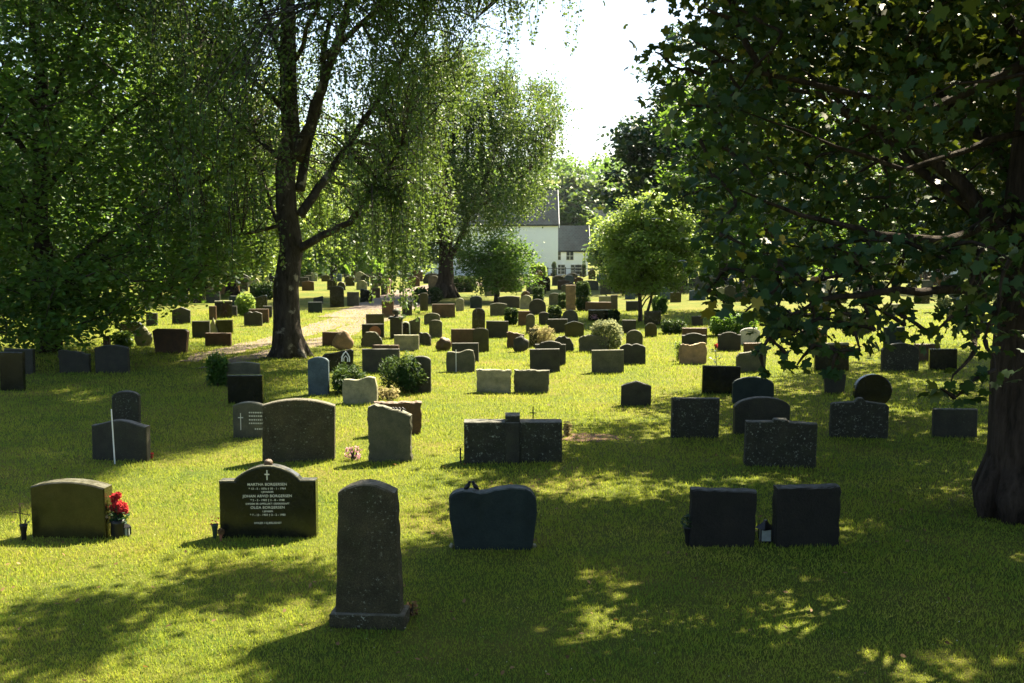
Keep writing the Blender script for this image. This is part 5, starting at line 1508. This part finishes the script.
def roof(x0, x1, y0, yr, y1, ze, zr, parent, th=.22, ov=.35):
    m = MB()
    sl = (zr - ze) / (yr - y0)
    a = [(x0, y0 - ov, ze - ov * sl), (x1, y0 - ov, ze - ov * sl), (x1, yr, zr), (x0, yr, zr), (x1, y1 + ov, ze - ov * sl), (x0, y1 + ov, ze - ov * sl)]
    b = [(p[0], p[1], p[2] + th) for p in a]
    m.add(a + b, [(6, 7, 8, 9), (9, 8, 10, 11), (1, 0, 3, 2), (2, 3, 5, 4), (0, 1, 7, 6), (4, 5, 11, 10), (1, 2, 8, 7), (2, 4, 10, 8), (0, 6, 9, 3), (3, 9, 11, 5)])
    return m.build('roof', MATS['slate_roof'], parent)
rf = roof(x0 - .3, x1 + .12, 0, wd / 2, wd, ze + .02, zr, r0)
def barge(x, y0, yr, ze, zr, parent, ov=.35, w=.3):
    m = MB(); sl = (zr - ze) / (yr - y0)
    for s_ in (0, 1):
        ya = y0 - ov if s_ == 0 else 2 * yr - y0 + ov
        pts = [(x, ya, ze - ov * sl - w), (x, ya, ze - ov * sl + .3), (x, yr, zr + .3), (x, yr, zr - w)]
        m.add(pts + [(p[0] + .12, p[1], p[2]) for p in pts], [(0, 1, 2, 3), (7, 6, 5, 4), (0, 4, 5, 1), (1, 5, 6, 2), (2, 6, 7, 3), (3, 7, 4, 0)])
    m.build('bargeboard', MATS['white_paint'], parent)
barge(x1 + .13, 0, wd / 2, ze + .02, zr, r0)
def window(x, zc, w, h, parent, y=0.0, name='window', nx=2, nz=3):
    m = MB(); m.box(x - w / 2 - .08, x + w / 2 + .08, y - .06, y + .05, zc - h / 2 - .08, zc + h / 2 + .08); f = m.build(name, MATS['white_paint'], parent)
    m = MB(); m.box(x - w / 2, x + w / 2, y - .075, y - .061, zc - h / 2, zc + h / 2); m.build('pane', MATS['window_glass'], f)
    m = MB()
    for i in range(1, nx): xx = x - w / 2 + w * i / nx; m.box(xx - .035, xx + .035, y - .1, y - .077, zc - h / 2, zc + h / 2)
    for j in range(1, nz): zz = zc - h / 2 + h * j / nz; m.box(x - w / 2, x + w / 2, y - .115, y - .102, zz - .03, zz + .03)
    m.build('muntin', MATS['white_paint'], f)
for px in (415, 434, 461): window(cx_(px) - cb.x, cz_(256) - zb, 1.3 if px != 434 else 1.6, 2.4, r0, nx=2, nz=4)
# annex
ax0 = x1 + .02; ax1 = cx_(588) - cb.x
a0 = 0.9; az = cz_(250.5) - zb; ar = cz_(226.5) - zb; aw = 7.0
m = MB(); V = [(ax0, a0, 0), (ax1, a0, 0), (ax1, a0 + aw, 0), (ax0, a0 + aw, 0), (ax0, a0, az), (ax1, a0, az), (ax1, a0 + aw, az), (ax0, a0 + aw, az), (ax0, a0 + aw / 2, ar - .1), (ax1, a0 + aw / 2, ar - .1)]
m.add(V, [(0, 1, 5, 4), (2, 3, 7, 6), (3, 0, 4, 8, 7), (1, 2, 6, 9, 5), (0, 3, 2, 1)])
m.build('annex_wall', MATS['white_wall'], r0)
roof(ax0, ax1 + .35, a0, a0 + aw / 2, a0 + aw, az + .02, ar, r0, ov=.25)
barge(ax1 + .36, a0, a0 + aw / 2, az + .02, ar, r0, ov=.25, w=.25)
window(cx_(559) - cb.x, cz_(256) - zb, .6, 1.3, r0, a0, nx=1, nz=2)
window(cx_(570) - cb.x, cz_(256) - zb, 1.15, 1.3, r0, a0, nx=2, nz=2)
for px in (561, 575, 582): window(cx_(px) - cb.x, cz_(269.5) - zb, 1.3, 1.5, r0, a0)
m = MB(); m.tube([(ax1 - .5, a0 - .1, 0), (ax1 - .5, a0 - .1, az - .2)], .07, 6); m.build('downpipe', MATS['window_glass'], r0)
# churchyard railing
ra, rb = (cx_(530) * .94, CD * .94), (cx_(592) * .94, CD * .94)
fr = empty('railing_fence', (ra[0], ra[1], gz(*ra))); tag(fr, 'thin dark iron railing in front of the church annex', 'fence')
L = rb[0] - ra[0]
m = MB(); m.box(0, L, -.03, .03, 1.35, 1.42); m.box(0, L, -.03, .03, .3, .36); m.build('rail', MATS['iron'], fr)
for k in range(8): x = L * k / 7; m = MB(); m.box(x - .07, x + .07, -.07, .07, -.2, 1.6); m.build('post', MATS['iron'], fr)
# slim dark columnar shrubs before the annex
for px, yt, lab in ((541, 264, 'slim dark columnar evergreen by the church wall corner'), (554, 262, 'slim dark columnar evergreen at the annex joint'), (584, 264, 'slim dark columnar evergreen by the annex end')):
    bush('columnar_evergreen', px - 1.8, px + 1.8, yt, 277, 'conifer', lab, n=900, ls=.25, round_=.3, tmpl=T_BLADE * 2, group='columnar evergreens by the church')
# white house to the right
HD = 140.0
hx = lambda px: (px - 512) / F * HD
hb = Vector((hx(905), HD, gz(hx(940), HD) - .5)); r1 = empty('white_house', hb); tag(r1, 'white house with arched dark doorway beyond the far graves, seen under the maple', 'house')
W_ = hx(985) - hb.x; zt = AT(512, 262, HD).z - hb.z
m = MB(); V = [(0, 0, 0), (W_, 0, 0), (W_, 8, 0), (0, 8, 0), (0, 0, zt), (W_, 0, zt), (W_, 8, zt), (0, 8, zt), (0, 4, zt + 3), (W_, 4, zt + 3)]
m.add(V, [(0, 1, 5, 4), (2, 3, 7, 6), (3, 0, 4, 8, 7), (1, 2, 6, 9, 5)]); m.build('wall', MATS['white_wall'], r1)
roof(-.3, W_ + .3, 0, 4, 8, zt, zt + 3.1, r1)
m = MB(); x = hx(921) - hb.x; ol = outline('round', 1.1, 2.6, R); m.add([(x + p[0], -.06, p[1]) for p in ol] + [(x + p[0], .05, p[1]) for p in ol], [tuple(range(len(ol)))] + [(i, i + len(ol), i + 1 + len(ol), i + 1) for i in range(len(ol) - 1)]); m.build('doorway', MATS['window_glass'], r1)
for px in (948, 966): window(hx(px) - hb.x, 2.0, 1.1, 1.4, r1)
# distant house on the hillside
hd = 265.0; x = (603 - 512) / F * hd; r2 = empty('hillside_house', (x - 3, hd, gz(x, hd) - .5)); tag(r2, 'grey-roofed house among hillside trees beyond the church annex', 'house')
zt = AT(603, 224, hd).z - r2.location.z
m = MB(); m.box(0, 10, 0, 7, 0, zt); m.build('wall', MATS['P'], r2)
roof(-.3, 10.3, 0, 3.5, 7, zt + .05, AT(603, 211, hd).z - r2.location.z, r2)
SKY_STR, SUN_STR, EXPO, SKY_DUST, HAZE = 0.05, 5.0, 2.45, 1.5, 0.00006
# ------------------------------------------------------------------ grass blades and litter
def fbm(x, y, s):
    return (np.sin(x * 1.7 * s + 1.3 * np.sin(y * 1.1 * s)) + np.sin(y * 2.3 * s + 1.7 * np.sin(x * .9 * s + 2)) + .6 * np.sin((x + y) * 4.1 * s) + .5 * np.sin((x * .8 - y * 1.2) * 7.3 * s)) / 3.1
def gzn(x, y):
    t = np.clip((y - 75) / 110, 0, 1); z = -2.7 * t * t * (3 - 2 * t)
    return z + .035 * np.sin(x * .55 + .8) * np.sin(y * .43 + 1.1) * np.minimum(1, y / 9.0)
def grass(y0, y1, n, hgt, wid):
    # density falls with distance so that blades stay the same size in view
    u = NR.random(n)
    y = y0 * (y1 / y0) ** u
    x = (NR.random(n) * 2 - 1) * (y * .54 + .6)
    sc_ = (y / y0) ** .55
    z = gzn(x, y)
    tall = 1 + .3 * fbm(x, y, 1.1) + .35 * fbm(x + 4, y, 4.3)
    h = hgt * sc_ * NR.uniform(.5, 1.3, n) * tall; w = wid * sc_ * NR.uniform(.7, 1.3, n)
    a = NR.uniform(0, 6.283, n); l = NR.uniform(.2, .9, n) * h; b = NR.uniform(0, 6.283, n)
    V = np.zeros((n, 3, 3))
    V[:, 0] = np.stack([x - np.cos(a) * w, y - np.sin(a) * w, z - .004], 1)
    V[:, 1] = np.stack([x + np.cos(a) * w, y + np.sin(a) * w, z - .004], 1)
    V[:, 2] = np.stack([x + np.cos(b) * l, y + np.sin(b) * l, z + h], 1)
    tone = .42 + .2 * fbm(x, y, .5) + .17 * fbm(x + 9, y, 2.1) + .12 * fbm(x, y + 3, 6.7) + NR.normal(0, .17, n)
    return V.reshape(-1, 3), np.clip(tone, 0, 1)
V1, T1 = grass(7.2, 50, 540000, .026, .0042)
me = np_mesh('grass', V1, 3, T1)
o = link('grass', me, MATS['grass']); tag(o, 'short mown lawn grass covering the ground between the headstones', 'grass', kind='stuff')
n = 420
y = 7.4 * (32 / 7.4) ** NR.random(n); x = (NR.random(n) * 2 - 1) * (y * .52)
pts = np.stack([x, y, gzn(x, y) + .03 + .012 * (y / 10)], 1)
o = leaves('fallen_leaves', pts, .045, T_OVAL, 'dead_leaf', None, None, 2.0, 0); tag(o, 'scattered dry fallen leaves on the lawn', 'leaves', kind='stuff')
n = 500
y = 7.4 * (16 / 7.4) ** NR.random(n); x = (NR.random(n) * 2 - 1) * (y * .52)
pts = np.stack([x, y, gzn(x, y) + .04], 1)
o = leaves('clover_blossom', pts, .012, T_OVAL, 'pale_flower_leaf', None, np.ones(n), 1.0, 0); tag(o, 'tiny white clover blossoms dotted in the lawn', 'flowers', kind='stuff')

# ------------------------------------------------------------------ camera, light, sky
cam = bpy.data.cameras.new('camera'); co = bpy.data.objects.new('camera', cam); COL.objects.link(co)
co.location = (0, 0, CAMH); co.rotation_euler = (math.pi / 2 - PITCH, 0, 0)
cam.sensor_width = 36; cam.lens = 36 * F / 1024; cam.clip_end = 3000; cam.clip_start = .1
sc.camera = co
w = bpy.data.worlds.new('World'); sc.world = w; w.use_nodes = True
nt = w.node_tree
for n_ in list(nt.nodes): nt.nodes.remove(n_)
sky = nt.nodes.new('ShaderNodeTexSky'); sky.sky_type = 'NISHITA'; sky.sun_disc = False
sky.sun_elevation = SUN_EL
sky.sun_rotation = math.atan2(SUNH.x, SUNH.y)
sky.dust_density = SKY_DUST; sky.air_density = 1.0; sky.ozone_density = 1.0
bg = nt.nodes.new('ShaderNodeBackground'); bg.inputs[1].default_value = SKY_STR
wo = nt.nodes.new('ShaderNodeOutputWorld')
hs = nt.nodes.new('ShaderNodeHueSaturation'); hs.inputs['Saturation'].default_value = 1.0
nt.links.new(sky.outputs[0], hs.inputs['Color']); nt.links.new(hs.outputs[0], bg.inputs[0]); nt.links.new(bg.outputs[0], wo.inputs[0])
sl = bpy.data.lights.new('sun', 'SUN'); sl.energy = SUN_STR; sl.angle = math.radians(.5); sl.color = (1, .88, .64)
so = bpy.data.objects.new('sun', sl); COL.objects.link(so); so.location = (30, 40, 60)
d = Vector((SUNH.x * math.cos(SUN_EL), SUNH.y * math.cos(SUN_EL), math.sin(SUN_EL)))
so.rotation_euler = d.to_track_quat('Z', 'Y').to_euler()
vs = sc.view_settings
vs.view_transform = 'Standard'; vs.look = 'None'; vs.exposure = EXPO; vs.gamma = 1; vs.use_curve_mapping = False
sc.cycles.max_bounces = 4; sc.cycles.diffuse_bounces = 2; sc.cycles.transmission_bounces = 4; sc.cycles.glossy_bounces = 2
# haze: one box of even air round camera and scene
m = MB(); m.box(-430, 430, -62, 905, -4.2, 62); 
mt, nt_, out_ = newmat('haze_air')
pv = nt_.nodes.new('ShaderNodeVolumePrincipled'); pv.inputs['Color'].default_value = (.9, .94, 1, 1); pv.inputs['Density'].default_value = HAZE; pv.inputs['Anisotropy'].default_value = 0
nt_.links.new(pv.outputs[0], out_.inputs['Volume'])
hz = m.build('haze', mt); tag(hz, 'pale summer haze in the air over the cemetery', 'haze', kind='stuff')
sc.cycles.volume_bounces = 0
# labels must be unique
seen = {}
for o in COL.objects:
    if o.parent is None and o.get('label'):
        seen.setdefault(o['label'], []).append(o.name)
for k_, v in seen.items():
    if len(v) > 1: print('DUPLABEL', k_, v)
print('OBJ', len(COL.objects), 'headstones', len(ALL))
